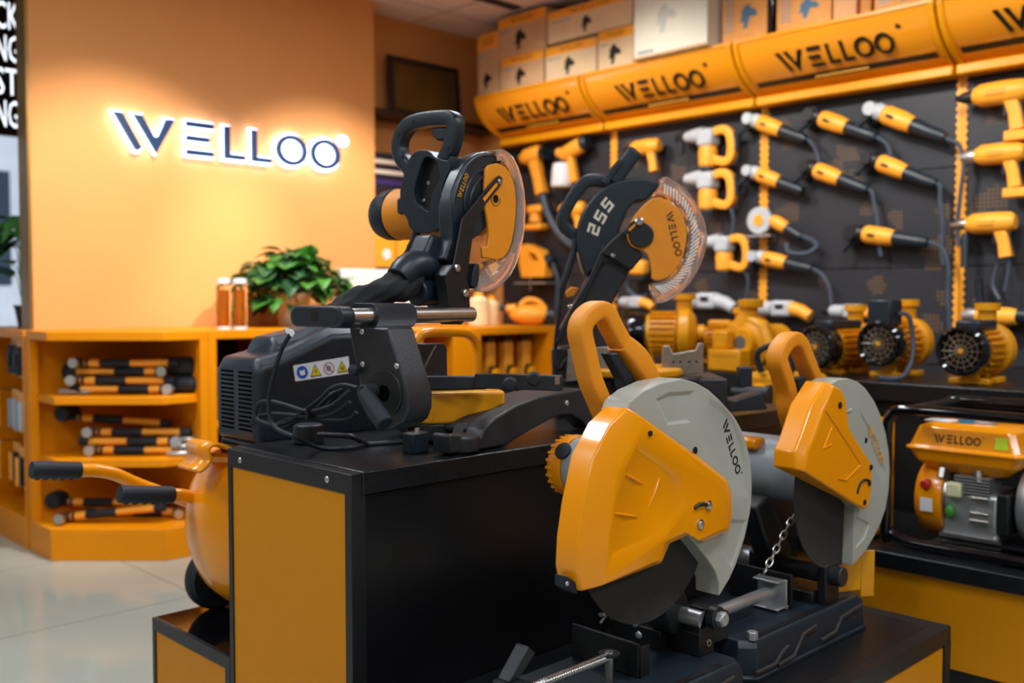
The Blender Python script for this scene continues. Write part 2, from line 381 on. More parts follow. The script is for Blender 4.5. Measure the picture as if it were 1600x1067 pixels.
# ---------------------------------------------------------------- cut-off saws
def saw_base(root, L, W, x0, y0, slot=True):
    """long moulded base, local x along the saw, top at .075"""
    c = .026
    pl = [(x0+c, y0), (x0+L-c*.6, y0), (x0+L, y0+c*.6), (x0+L, y0+W-c), (x0+L-c, y0+W), (x0+c, y0+W), (x0, y0+W-c), (x0, y0+c)]
    cx, cy = x0+L/2, y0+W/2
    def lp(z, k): return [(cx+(x-cx)*(1-2*k/L), cy+(y-cy)*(1-2*k/W), z) for x, y in pl]
    mb = MB(); mb.loft([lp(0, -.003), lp(.008, -.003), lp(.008, .001), lp(.062, .004), lp(.075, .012)])
    o = mb.build('base', BLK_PL, root, bev=.002)
    # raised zigzag mouldings along the visible side
    mb = MB()
    for s in ((.02, .018, .09, .018, .12, .036, .14, .04), (.10, .012, .16, .016, .2, .05, .25, .055), (.27, .02, .33, .024, .36, .048, .45, .055)):
        pts = [(x0+s[i], y0-.001+s[i+1]*.06, s[i+1]) for i in range(0, 8, 2)]
        mb.tube(pts, .0042, 6)
    mb.build('moulding', bpy.data.materials.get('matt_moulding') or mat('matt_moulding', '#3A3533', .75, spec=.2), o)
    MB().bx((x0+.05, y0+.018, .068), (x0+L-.06, y0+.03, .0765)).build('slot', INK, o)
    return o
def drop(P, y): return [Vector((p[0], y, p[2])) for p in P]
def chop_saw_near():
    loc = (1.285, 1.08, .30); g = Rig(loc)
    t = thing('cut_off_saw', 'nearest cut-off saw with an orange front guard over the grey disc guard', 'cut-off saw', loc)
    Y0 = -.10
    u = lambda pts, b: [g.b(px, py, b) for px, py in pts]
    # grey guard
    face = [(984, 627), (1003, 612), (1033, 598), (1066, 591.5), (1088, 598), (1107.5, 609), (1124, 624), (1138.5, 640), (1149, 653), (1157, 667), (1164, 684), (1169.4, 704), (1173, 722), (1174.6, 741),
            (1175.2, 760), (1174.6, 780), (1172.5, 800), (1169, 817), (1164, 840), (1157, 862.5), (1149, 885), (1140.5, 904), (1124, 931.6), (1124, 912), (1118, 893.5), (1107.5, 877), (1092, 856), (1076.6, 838),
            (1040, 835), (990, 800), (965, 740), (968, 670)]
    rec = [[(1025, 624), (1046, 614), (1083, 611), (1078.6, 660), (1043.6, 664.6)],
           [(1107, 621), (1130, 634), (1148, 659), (1160, 690), (1167, 720), (1170, 778), (1146.7, 774), (1102, 667)],
           [(1143, 811), (1167, 812), (1160, 842), (1143, 889), (1129, 862)]]
    yb = Y0+.014
    mb = MB(); mb.holed(u(face, yb), [u(r, yb) for r in rec], (0, .052, 0), (0, .0035, 0))
    gg = mb.build('disc_guard', GREY_P, t, bev=.006, seg=3)
    # lettering down the rim
    p0, p1 = g.b(1128, 661, yb+.0033), g.b(1151, 745, yb+.0033)
    e = (p1-p0)/6.75; eu = Vector((-e.z, 0, e.x))*1.0
    word_on(gg, p0, e, eu, (0, -.0006, 0), INK)
    mb = MB(); c = g.b(1086, 704, yb); mb.cyl(c, c+Vector((0, -.0006, 0)), .0068); mb.build('hole', INK, gg)
    # orange front guard: face loop and rim loop
    fl = [(1008.5, 655.3), (984, 695.5), (963, 737), (949, 786), (940.5, 842), (940, 885), (942.5, 915), (1025, 878), (1038.4, 847), (1070.4, 832.6), (1091, 845.6), (1131, 827.4), (1135.4, 798.6), (1134.3, 765.6), (1126, 747), (1082.8, 712)]
    ol = [(976, 636.5), (948, 664), (922, 715), (906.5, 790), (899, 845), (897, 890), (903, 923)]+fl[7:]
    A = u(fl, Y0-.004); B = u(ol, Y0+.018); B = [Vector((b.x, Y0+.012 if i < 7 else Y0+.006, b.z)) for i, b in enumerate(B)]
    Cc = [b+Vector((0, .046 if i < 7 else .006, 0)) for i, b in enumerate(B)]
    mb = MB()
    rows = [[mb.V(p) for p in lp] for lp in (A, B, Cc)]; n = len(A)
    for r0, r1 in zip(rows, rows[1:]):
        for i in range(n): mb.face([r0[i], r0[(i+1) % n], r1[(i+1) % n], r1[i]])
    mb.face(rows[2])
    hole = u([(996, 693), (1066, 743), (1078, 790), (1040, 836), (953, 876), (955, 830), (966, 775), (980, 730)], Y0-.004)
    hv = [mb.V(p) for p in hole]; es = []
    for lp in (rows[0], hv):
        for i in range(len(lp)):
            e_ = mb.bm.edges.get((lp[i], lp[(i+1) % len(lp)])) or mb.bm.edges.new((lp[i], lp[(i+1) % len(lp)])); es.append(e_)
    bmesh.ops.triangle_fill(mb.bm, use_beauty=True, use_dissolve=True, edges=es)
    c = sum(hole, Vector())/len(hole); dn = [mb.V(c+(p-c)*.9+Vector((0, .0038, 0))) for p in hole]
    for i in range(len(hv)): mb.face([hv[i], hv[(i+1) % len(hv)], dn[(i+1) % len(hv)], dn[i]])
    mb.face(dn)
    og = mb.build('front_guard', Y_GLOSS, t, bev=.004, seg=3)
    mb = MB()
    for a_, b_ in (((973, 738), (1004, 756)), ((956, 801), (996, 807)), ((1030, 747), (1014, 792))):
        p, q = u((a_, b_), Y0-.0005); mb.tube([p, (p+q)/2+Vector((0, -.001, 0)), q], [.0012, .0024, .0012], 8)
    mb.build('pressed_rib', Y_GLOSS, og)
    mb = MB(); c = g.b(1015, 677, Y0-.004); mb.cyl(c, c+Vector((0, -.003, 0)), .0045); mb.build('plug', BLK_RUB, og)
    sl = catmull(u([(1085, 794), (1091, 789), (1099, 787.5), (1107, 790)], Y0-.0044), 4)
    MB().tube(sl, .0038, 8).build('slot', INK, og)
    for px, py in ((1107, 790), (1094.5, 820)):
        c = g.b(px, py, Y0-.0045)
        mb = MB(); mb.lathe([(.0095, 0), (.0095, .001), (.0066, .0012), (.006, .004), (.003, .0052), (.003, .004)], c, (0, -1, 0), 24); mb.build('screw', STEEL, og)
    bk = u([(879, 899), (898, 909), (895, 931), (879, 918)], Y0+.055)
    MB().prism(drop(u([(881, 899), (896, 910), (895, 927), (881, 918)], Y0+.03), Y0+.02), (0, .03, 0)).build('latch', BLK_RUB, og, bev=.002)
    c = g.b(886.5, 912, Y0+.018); MB().ell(c, (.0035, .002, .0035)).build('latch_screw', STEEL, og)
    # disc
    cen = g.b(1012, 800, .0-.06); yd = Y0+.045
    top = g.b(1012, 971, yd); ctr = Vector((top.x-.0, yd, top.z+.1775))
    MB().lathe([(.003, -.0016), (.1775, -.0016), (.1775, .0016), (.003, .0016)], ctr, (0, 1, 0), 72).build('abrasive_disc', ABRAS, t)
    # handle: hand loop and grip
    yh = .0
    hp = u([(948, 655), (936, 627), (922, 592), (912, 548), (906, 518), (912, 499), (929, 485), (943, 489), (957, 515), (976, 548)], yh)
    hd = MB(); hd.tube(catmull(hp, 5), .0155, 16, rect=True, sx=1.15); hl = hd.build('handle', Y_PLAST, t, ang=75)
    gr = u([(966, 535), (985, 556), (1004, 590), (1016, 612)], yh)
    MB().tube(catmull(gr, 5), [.0165, .017, .018, .019, .020, .021, .022, .022, .022, .022, .022, .021, .021, .02, .02, .02], 16, rect=True, sx=1.15).build('grip', Y_PLAST, hl, ang=75)
    tr = u([(945, 552), (957, 550), (976, 578), (991, 602), (980, 611), (968, 607), (966, 591)], yh)
    MB().prism(drop(tr, yh-.012), (0, .024, 0)).build('trigger', BLK_PL, hl, bev=.003)
    # motor lying across behind the guard
    mc = g.b(885, 725, .17)
    mb = MB(); mb.cyl((mc.x, -.04, mc.z), (mc.x, .135, mc.z), .056, n=32); mo = mb.build('motor_housing', GREY_M, t, bev=.004)
    mb = MB(); n = 48
    prof = [(.057, .135), (.058, .15), (.052, .172), (.04, .178), (.001, .18)]
    mb.lathe(prof, (mc.x, 0, mc.z), (0, 1, 0), 40)
    for i in range(24):
        a = 2*math.pi*i/24; mb.box((mc.x+.053*math.cos(a), .165, mc.z+.053*math.sin(a)), (.006, .016, .006), rot=Matrix.Rotation(-a, 3, 'Y'))
    mb.build('motor_end_cap', Y_GLOSS, mo, bev=.0015)
    c = Vector((mc.x-.045, .135, mc.z+.032)); MB().lathe([(.016, 0), (.016, .006), (.011, .007), (.001, .006)], c, (-.8, -.1, .6), 24).build('brush_cap', BLK_RUB, mo)
    # arm, pivot and base
    mb = MB(); mb.prism([(.05, .0, .36), (.1, .0, .36), (.235, .0, .17), (.235, .0, .11), (.19, .0, .11)], (0, .05, 0)); mb.build('swing_arm', BLK_CAST, t, bev=.005)
    hb = g.b(1112, 963, -.05)
    bs = saw_base(t, .50, .25, 1.05-loc[0], .965-loc[1])
    br = MB(); x0, x1 = 1.492-loc[0], 1.538-loc[0]
    br.prism([(x0, -.045, .075), (x1, -.045, .075), (x1, -.045, .118), (hb.x+.018, -.045, hb.z+.012), (hb.x-.012, -.045, hb.z+.016), (x0, -.045, .13)], (0, .035, 0))
    br.prism([(x0, .11, .075), (x1, .11, .075), (x1, .11, .13), (hb.x+.012, .11, hb.z+.016), (hb.x-.012, .11, hb.z+.016), (x0, .11, .13)], (0, .03, 0))
    br.bx((x0-.001, -.046, .0755), (x1+.001, .141, .118))
    pb = br.build('pivot_bracket', BLK_MET, t, bev=.002)
    MB().cyl((hb.x, -.05, hb.z), (hb.x, -.066, hb.z), .0215, n=28).build('washer', BLK_MET, pb, bev=.001)
    mb = MB(); mb.cyl((hb.x, -.066, hb.z), (hb.x, -.078, hb.z), .0145, n=6); mb.cyl((hb.x, -.078, hb.z), (hb.x, -.080, hb.z), .0115, n=24); mb.build('pivot_bolt', ZINC, pb, bev=.001)
    MB().cyl((hb.x-.02, -.045, hb.z-.004), (hb.x-.02, .1, hb.z-.004), .0155, n=24).build('pivot_sleeve', ZINC, pb)
    c = g.b(1106, 1004, -.045); MB().lathe([(.007, 0), (.007, .003), (.0035, .003), (.0035, .001)], c, (0, -1, 0), 20).build('roll_pin', STEEL, pb)
    # spring stop and small bolts near the disc
    for px, py in ((996, 973), (1001, 991)):
        c = g.a(px, py, x0-.02); MB().lathe([(.008, 0), (.008, .006), (.005, .008), (.001, .008)], c, (-1, 0, .3), 18).build('bolt', ZINC, pb)
    mb = MB(); c = Vector((x0-.012, .045, .075)); mb.bx((c.x-.014, c.y-.02, .075), (c.x+.014, c.y+.1, .112)); mb.build('stop_block', BLK_MET, pb, bev=.002)
    wc = g.b(946, 962, .14); mb = MB()
    for dx, dz, l in ((0, 0, .026), (.008, .012, .02)):
        mb.cyl((wc.x-.015+dx, .14, wc.z-.012+dz), (wc.x-.015+dx+l*.7, .14, wc.z-.012+dz+l*.5), .0032, n=10)
    mb.cyl((wc.x, .14, wc.z+.009), (wc.x+.02, .14, wc.z-.016), .0032, n=10)
    mb.build('wing_nut', ALU, t)
    MB().tube([(wc.x+.01, .155, .07), (wc.x+.005, .155, wc.z-.03), (wc.x, .148, wc.z)], .008, 10).build('stop_post', BLK_MET, t)
    # vise: jaw plate, screw and pin
    jx = 1.335-loc[0]
    mb = MB(); mb.bx((jx-.003, -.03, .076), (jx+.004, .125, .135)); mb.bx((jx+.004, -.03, .076), (jx+.03, -.025, .128)); v = mb.build('vise_jaw', BLK_MET, t, bev=.0015)
    pin = g.a(952, 1018, jx-.035)
    MB().cyl((pin.x, pin.y, .07), (pin.x, pin.y, pin.z), .0085, n=20).build('vise_pin', STEEL, v, bev=.001)
    MB().lathe([(.019, -.005), (.019, -.002), (.001, -.002)], pin, (0, 0, 1), 24).build('pin_washer', BLK_MET, v)
    mb = MB(); n = 46; x_a, x_b = pin.x-.008, -.25
    prof = []
    for i in range(n*2+1): prof.append((.0088 if i % 2 else .0074, (x_a-x_b)*i/(n*2)))
    mb.lathe(prof, (x_b, pin.y, .112), (1, 0, 0), 18); mb.build('vise_screw', STEEL, v)
    nb = MB(); bx_ = -.215
    nb.bx((bx_-.02, pin.y-.03, .075), (bx_+.018, pin.y+.03, .132))
    nb.prism([(bx_-.012, pin.y+.0, .132), (bx_+.012, pin.y+.0, .132), (bx_+.05, pin.y+.0, .165), (bx_+.032, pin.y+.0, .18)], (0, .028, 0))
    nb.build('quick_release_nut', BLK_CAST, v, bev=.003)
    return t
def chop_saw_far():
    loc = (1.85, 1.11, .30); g = Rig(loc)
    t = thing('cut_off_saw', 'second cut-off saw by the plinth end, bare black disc showing and chain hanging', 'cut-off saw', loc)
    Y0 = -.12
    u = lambda pts, b: [g.b(px, py, b) for px, py in pts]
    face = [(1298, 600), (1310, 593), (1325, 591), (1340, 596), (1353, 607), (1366, 626), (1376, 648), (1384, 676), (1389, 705), (1390.5, 735), (1389, 765), (1384, 795), (1376, 818), (1366, 838), (1352, 862), (1332, 884),
            (1334, 846), (1336, 790), (1300, 750), (1290, 690)]
    yb = Y0+.014
    rec = [[(1343, 640), (1372, 690), (1384, 735), (1380, 766)], [(1338, 806), (1360, 818), (1352, 840), (1337, 858)]]
    gg = MB().holed(u(face, yb), [u(r, yb) for r in rec], (0, .052, 0), (0, .003, 0)).build('disc_guard', GREY_P, t, bev=.005, seg=3)
    p0, p1 = g.b(1356, 672, yb-.0002), g.b(1378, 728, yb-.0002)
    e = (p1-p0)/6.75; word_on(gg, p0, e, Vector((-e.z, 0, e.x)), (0, -.0006, 0), INK_Y)
    c = g.b(1353, 688, yb); MB().cyl(c, c+Vector((0, -.0006, 0)), .0065).build('hole', INK, gg)
    MB().tube(u([(1323, 644), (1331, 639)], yb-.001), .0022, 8).build('pressed_rib', GREY_P, gg)
    # orange guard swung up: chamfered hood; pairs of face and rim points
    fl = [(1303, 603), (1287, 640), (1272, 685), (1262, 706), (1258, 737), (1335, 787), (1352, 796), (1358, 790), (1363, 755), (1362, 724), (1345, 698), (1327, 668), (1322, 625), (1315, 608)]
    ol = [(1284, 594), (1262, 630), (1243, 685), (1236, 707), (1228, 732), (1262, 741)]
    A = u(fl, Y0-.006)
    olp = u([(1290, 596), (1266, 634), (1250, 684), (1241, 706), (1240, 733)], Y0+.012)
    B = olp+[Vector((p.x, Y0+.006, p.z)) for p in A[5:]]
    B = [Vector((b.x, Y0+.012 if i < 5 else Y0+.006, b.z)) for i, b in enumerate(B)]
    Cc = [b+Vector((0, .046 if i < 5 or i > 11 else .006, 0)) for i, b in enumerate(B)]
    og = MB().loft([A, B, Cc]).build('front_guard', Y_GLOSS, t, bev=.004, seg=3)
    mb = MB()
    mb.tube(u([(1290, 640), (1330, 700), (1345, 726), (1322, 750), (1310, 747)], Y0-.0065), .0018, 8)
    mb.tube(u([(1287, 701), (1300, 668)], Y0-.0065), .0018, 8); mb.tube(u([(1287, 701), (1299, 694)], Y0-.0065), .0014, 8)
    mb.build('pressed_rib', Y_GLOSS, og)
    for px, py, r_ in ((1312, 633, .007), (1360.5, 730, .0065), (1358, 755, .006), (1350.5, 784.5, .006)):
        c = g.b(px, py, Y0-.006); MB().lathe([(r_, 0), (r_, .002), (r_*.6, .0035), (.001, .0035)], c, (0, -1, 0), 20).build('bolt', BLK_MET, og)
    MB().tube(catmull(u([(1339, 771), (1343, 757), (1350, 750), (1358, 751)], Y0-.0064), 4), .003, 8).build('slot', INK, og)
    yd = Y0+.04; b0 = g.b(1305, 886, yd); cc = Vector((b0.x, yd, b0.z+.1775))
    MB().lathe([(.003, -.0016), (.1775, -.0016), (.1775, .0016), (.003, .0016)], cc, (0, 1, 0), 72).build('abrasive_disc', ABRAS, t)
    yh = .0
    hp = u([(1240, 668), (1231, 640), (1228, 612), (1220, 583), (1214, 562), (1219, 544), (1233, 530), (1246, 536), (1256, 560), (1272, 600), (1284, 622)], yh)
    hl = MB().tube(catmull(hp, 5), .0165, 16, rect=True, sx=1.2).build('handle', Y_PLAST, t, ang=75)
    tr = u([(1238, 590), (1252, 588), (1263, 612), (1258, 628), (1243, 624)], yh); MB().prism(drop(tr, yh-.012), (0, .024, 0)).build('trigger', BLK_PL, hl, bev=.003)
    mc = Vector((cc.x+.01, 0, cc.z+.02))
    mo = MB().cyl((mc.x, -.03, mc.z), (mc.x, .22, mc.z), .073, n=36).build('motor_housing', GREY_M, t, bev=.006)
    MB().lathe([(.0745, .2), (.075, .225), (.06, .245), (.001, .248)], (mc.x, 0, mc.z), (0, 1, 0), 36).build('motor_end_cap', Y_GLOSS, mo, bev=.002)
    MB().bx((mc.x-.075, .08, mc.z+.045), (mc.x-.03, .14, mc.z+.072)).build('motor_patch', Y_GLOSS, mo, bev=.008)
    saw_base(t, .48, .25, 1.61-loc[0], 1.002-loc[1])
    # pivot
    hz = g.b(1300, 868, .0); px_ = .11
    mb = MB(); mb.bx((px_-.03, -.06, .075), (px_+.05, .1, .1)); mb.bx((px_-.02, -.085, .075), (px_+.04, -.065, .16)); mb.bx((px_-.02, .085, .075), (px_+.04, .105, .16)); pv = mb.build('pivot_bracket', BLK_MET, t, bev=.003)
    MB().cyl((px_+.01, -.11, .135), (px_+.01, .13, .135), .021, n=24).build('pivot_sleeve', BLK_CAST, pv, bev=.002)
    MB().cyl((px_+.01, .1, .135), (px_+.01, .16, .135), .026, n=24).build('pivot_end', ZINC, pv, bev=.002)
    mb = MB(); mb.prism([(-.0, .03, .28), (.05, .03, .3), (px_+.04, .03, .17), (px_+.03, .03, .11), (px_-.02, .03, .12)], (0, .05, 0)); mb.build('swing_arm', BLK_CAST, t, bev=.006)
    # yellow spark deflector behind
    mb = MB(); mb.prism([(.19, -.06, .076), (.25, -.085, .076), (.25, -.085, .165), (.19, -.06, .165)], (0, .004, 0)); mb.prism([(.25, -.085, .06), (.275, -.105, .06), (.275, -.105, .165), (.25, -.085, .165)], (0, .004, 0))
    mb.build('spark_deflector', Y_METAL, t, bev=.002)
    # vise
    jx = 1.86-loc[0]
    mb = MB(); mb.bx((jx, -.05, .076), (jx+.006, .1, .15)); v = mb.build('vise_jaw', BLK_MET, t, bev=.002)
    mb = MB(); ys = -.01
    mb.bx((jx-.012, ys-.034, .078), (jx-.006, ys+.034, .14)); mb.bx((jx-.006, ys-.034, .078), (jx, ys+.034, .084)); mb.bx((jx-.04, ys-.03, .136), (jx-.006, ys+.03, .14)); mb.bx((jx-.04, ys-.03, .078), (jx-.006, ys+.03, .082))
    mb.build('jaw_shoe', ZINC, v, bev=.0015)
    MB().cyl((jx-.30, ys, .110), (jx-.01, ys, .110), .0125, n=24).build('vise_screw', ZINC, v)
    mb = MB(); mb.bx((jx-.30, ys-.045, .075), (jx-.24, ys+.03, .13)); mb.build('screw_nut', BLK_CAST, v, bev=.004)
    c = Vector((jx-.215, -.09, .075)); MB().cyl(c, c+Vector((0, 0, .016)), .011, n=6).build('bolt', ZINC, v, bev=.001)
    # chain
    cp = g.b(1243, 800, -.03); cq = g.b(1194, 895, -.03)
    mb = MB(); N = 9
    for i in range(N):
        f = (i+.5)/N; m_ = cp.lerp(cq, f); d = (cq-cp).normalized(); s_ = d.cross(Vector((.6, -.8, 0))).normalized()
        if i % 2: s_ = d.cross(s_).normalized()
        l = (cq-cp).length/N*.66; wd = .0058
        mb.tube([m_+d*(l*math.cos(k*math.pi/5))+s_*(wd*math.sin(k*math.pi/5)) for k in range(10)], .0017, 6, closed=True)
    mb.build('chain', STEEL, t)
    return t
chop_saw_near(); chop_saw_far()
# ---------------------------------------------------------------- sliding mitre saw seen from its rail end
def S(off, sc): return lambda pts: [(off[0]+x/sc, off[1]+y/sc) for x, y in pts]
def screw(c, ax, r, parent, m=None, name='screw'):
    ax = Vector(ax).normalized()
    return MB().lathe([(r, 0), (r, r*.35), (r*.75, r*.55), (r*.3, r*.55), (r*.25, r*.3), (.0001, r*.3)], c, ax, 18).build(name, m or ZINC, parent)
def sliding_saw():
    rz = R(7.6); m = Matrix.Rotation(rz, 3, 'Z'); loc = Vector((.959, 1.468, .731))+m @ Vector((.3, 0, 0)); g = Rig(loc, rz)
    t = thing('sliding_mitre_saw', 'black sliding mitre saw with raised head and steel rails at the plinth end', 'mitre saw', loc, rz)
    A = lambda pts, a: [g.a(px, py, a) for px, py in pts]
    Bp = lambda pts, b: [g.b(px, py, b) for px, py in pts]
    # --- rails
    cz = g.a(492, 494.5, -.3).z; yc = g.a(492, 494.5, -.3).y
    yl, yr = g.a(451, 494, -.3).y, g.a(534, 494, -.3).y
    hw = abs(yl-yr)/2; rr = .0185
    st = [(-hw+rr+rr*math.cos(q), rr*math.sin(q)) for q in [R(90+18*i) for i in range(11)]]+[(hw-rr+rr*math.cos(q), rr*math.sin(q)) for q in [R(-90+18*i) for i in range(11)]]
    ym = (yl+yr)/2
    mb = MB(); mb.loft([[(-.300, ym-y*.9, cz+z*.86) for y, z in st], [(-.297, ym-y, cz+z) for y, z in st], [(-.27, ym-y, cz+z) for y, z in st], [(-.266, ym-y*.96, cz+z*.93) for y, z in st]])
    ec = mb.build('rail_end_cap', BLK_PL, t, bev=.0015)
    MB().loft([[(-.3006, ym-y*.86, cz+z*.74) for y, z in st], [(-.299, ym-y*.86, cz+z*.74) for y, z in st]]).build('cap_inlay', BLK_RUB, ec)
    MB().cyl((-.3012, ym, cz), (-.300, ym, cz), .0095, n=22).build('cap_screw_hole', INK, ec)
    for y in (ym-hw+rr, ym+hw-rr):
        MB().cyl((-.27, y, cz), (.06, y, cz), .0148, n=28).build('slide_rail', STEEL, t)
    # clamp block over the rails
    a0 = g.b(590, 495, ym-hw+rr-.019).x; a1 = g.b(651, 495, ym-hw+rr-.019).x
    mb = MB(); mb.loft([[(a, ym-y*1.04, cz+z*1.24) for y, z in st] for a in (a0, a0+.001, a1-.001, a1)]); mb.build('rail_clamp', BLK_CAST, t, bev=.003)
    # --- bevel post
    pf = a0-.022
    out = A([(545, 512), (606, 512), (616, 545), (627, 580), (637, 615), (637, 642), (630, 660), (612, 671), (590, 669), (574, 655), (564, 632), (561, 600), (560, 585), (553, 560)], pf)
    po = MB().prism(out, (.062, 0, 0)).build('bevel_post', BLK_CAST, t, bev=.004)
    hb = g.a(602, 614, pf)
    MB().lathe([(.041, .004), (.041, -.002), (.039, -.004), (.014, -.004), (.013, .002), (.0001, .002)], hb, (1, 0, 0), 40).build('bevel_hub', BLK_MET, po)
    MB().lathe([(.0125, 0), (.0125, -.0042), (.0001, -.0042)], hb, (1, 0, 0), 24).build('hub_hole', VOID, po)
    for px, py in ((567, 569), (620, 572), (566, 518)):
        screw(g.a(px, py, pf-.0005), (-1, 0, 0), .005, po)
    kb = g.a(568, 612, pf-.03); ke = g.a(602, 663, pf-.035)
    mb = MB(); mb.tube([kb, kb.lerp(ke, .2), kb.lerp(ke, .6), ke], [.0125, .0145, .0155, .016], 16); mb.cyl(kb+Vector((-.004, 0, 0)), kb+Vector((.036, 0, 0)), .013, n=20)
    mb.build('bevel_lock_lever', BLK_RUB, po, bev=.003)
    c = g.a(553, 578, pf-.012); MB().ell(c, .0105).build('lock_knob', BLK_RUB, po)
    # --- yellow turntable with sleeve round the post
    zt = .107
    q = [g.z(674, 614, zt), g.z(789, 611, zt)]
    d = (q[1]-q[0]).normalized(); nrm = Vector((-d.y, d.x, 0))
    zb = .042
    p_ = [q[0]-Vector((0, 0, 0)), q[1], q[1]+d*.004+nrm*.03, q[1]+nrm*.19, q[0]+nrm*.2-d*.03, q[0]+nrm*.06-d*.035, q[0]+nrm*.02-d*.025]
    tt = MB().prism([Vector((p.x, p.y, zb)) for p in p_], (0, 0, zt-zb)).build('turntable', Y_METAL, t, bev=.006, seg=3)
    sl = Bp([(655, 579), (662, 583), (671, 597), (676, 615), (676, 640), (672, 662), (640, 662), (640, 640), (652, 610)], q[0].y+.035)
    MB().prism(sl, (0, .05, 0)).build('bevel_sleeve', Y_METAL, tt, bev=.004)
    c = g.b(661, 577, q[0].y+.06); MB().lathe([(.006, -.004), (.006, .002), (.0035, .004), (.0035, .01), (.006, .012), (.006, .017), (.001, .018)], c, (0, 0, 1), 16).build('stop_screw', STEEL, tt)
    # black table and fences
    ctr = q[0].lerp(q[1], .5)+nrm*.12
    MB().lathe([(.10, .1), (.105, .108), (.105, .114), (.0001, .114)], (ctr.x, ctr.y+.03, 0), (0, 0, 1), 56).build('table_disc', BLK_CAST, t, bev=.002)
    def bar(p1, p2, z1, z0, th, nm, mt, par):
        a_, b_ = g.z(*p1, z1), g.z(*p2, z1); dd = (b_-a_).normalized(); nn = Vector((-dd.y, dd.x, 0))*th
        return MB().prism([Vector((v.x, v.y, z0)) for v in (a_, b_, b_+nn, a_+nn)], (0, 0, z1-z0)).build(nm, mt, par, bev=.0025)
    f1 = bar((664, 588), (760, 588), .142, .115, .022, 'fence', BLK_CAST, t)
    f2 = bar((741, 583.5), (876, 587), .150, .120, .02, 'fence', BLK_CAST, t)
    e1 = g.z(866, 588, .151); MB().box(e1+Vector((.004, -.004, -.008)), (.009, .006, .014), rz=-rz-R(44)).build('scale_tab', ALU, f2)
    for px, py, zz in ((797, 600, .1415), (834, 592, .1525)):
        c = g.z(px, py, zz); dd = Vector((-.72, -.69, 0)); dd = (g.m.transposed() @ dd)
        k = MB().lathe([(.009, -.03), (.0125, -.012), (.0135, -.004), (.0135, .006), (.010, .010), (.0001, .011)], c, dd, 12).build('fence_knob', BLK_RUB, t)
    th_ = A([(640, 536), (697, 536), (699, 590), (640, 590)], .13)
    MB().prism(Bp([(641, 537), (694, 536), (699, 543), (700, 592), (641, 592)], .09), (0, .008, 0)).build('rear_fence', BLK_CAST, t, bev=.003)
    MB().tube(Bp([(681, 540), (672, 556), (662, 577)], .075), .0016, 6).build('scale_wire', ALU, t)
    # --- base casting: arched side wing with feet, body under turntable
    wing = [(702, 681), (706, 678), (752, 684), (756, 671), (774, 653), (808, 633), (842, 621), (864, 616), (913, 607.5), (923, 626), (931, 651), (938, 690), (924, 690), (921, 671.6), (909, 658), (892.5, 648), (875.6, 649.7), (858.7, 656), (833, 670), (791, 697), (766, 707), (740, 710), (704, 709)]
    wb = -.093
    ba = MB().prism([Vector((p.x, p.y, max(p.z, .003))) for p in Bp(wing, wb)], (0, .045, 0)).build('base_casting', BLK_CAST, t, bev=.004, seg=3)
    mb = MB(); pts = Bp([(756, 671), (774, 653), (808, 633), (842, 621), (864, 616), (913, 607)], wb+.01); mb.prism(pts+[pts[-1]+Vector((0, 0, -.03)), pts[0]+Vector((0, 0, -.01))], (0, .11, 0)); mb.build('wing_rib', BLK_CAST, ba, bev=.003)
    ft = Bp([(731, 700)], wb)[0]
    mb = MB(); mb.lathe([(.036, .0), (.0365, .004), (.0365, .026), (.034, .03), (.0001, .03)], (ft.x+.006, wb+.022, .004), (0, 0, 1), 36); mb.build('foot', BLK_CAST, ba, bev=.002)
    MB().cyl((ft.x, wb+.018, 0), (ft.x, wb+.018, .006), .014, n=20).build('foot_pad', BLK_RUB, ba)
    mb = MB(); mb.prism(Bp([(727, 662), (744, 659), (756, 672), (752, 684), (722, 681)], wb+.06), (0, .03, 0)); mb.build('wing_web', BLK_CAST, ba, bev=.003)
    c = Bp([(885, 630)], wb)[0]; screw(c, (0, -1, 0), .006, ba)
    mb = MB(); mb.prism([Vector((p.x, p.y+.004, .008)) for p in p_], (0, 0, zb-.008)); mb.lathe([(.11, .012), (.115, .02), (.115, .04), (.0001, .04)], (ctr.x, ctr.y+.02, 0), (0, 0, 1), 56); mb.bx((ctr.x-.06, ctr.y-.05, .0), (ctr.x-.03, ctr.y+.05, .02)); mb.bx((ctr.x+.08, ctr.y-.05, .0), (ctr.x+.12, ctr.y+.05, .02)); mb.build('base_body', BLK_CAST, ba, bev=.003)
    c = g.z(658, 692, .02); MB().box(c+Vector((0, .015, .0)), (.045, .03, .04)).build('clamp_block', BLK_PL, ba, bev=.003)
    c2 = g.z(658, 673, .05); MB().lathe([(.005, 0), (.005, .008), (.001, .009)], c2+Vector((0, .01, -.004)), (0, 0, 1), 14).build('clamp_screw', STEEL, ba)
    mb = MB(); c = g.z(497, 668, .035); mb.lathe([(.032, 0), (.033, .012), (.03, .04), (.0001, .041)], (c.x, c.y+.03, 0), (0, 0, 1), 24); mb.build('rear_foot', BLK_CAST, ba, bev=.003)
    lk = [g.z(x, y, z) for x, y, z in ((497, 679, .028), (520, 680, .028), (548, 682, .026), (566, 690, .012), (580, 694, .004), (640, 688, .006))]
    MB().tube(catmull(lk, 5), .0055, 10).build('support_rod', BLK_MET, ba)
    # --- head: pivot, arm and upper guard in the blade plane
    bf = -.035
    gd = S((680, 220), 4.104)
    up = gd([(105, 640), (98, 520), (100, 400), (112, 330), (140, 250), (168, 190), (200, 140), (238, 100), (280, 78), (325, 68), (370, 75), (405, 90), (440, 118), (425, 150), (370, 150), (335, 180), (320, 260), (325, 420), (335, 560), (290, 600), (240, 640), (215, 760), (190, 900), (150, 860), (110, 790), (60, 760)])
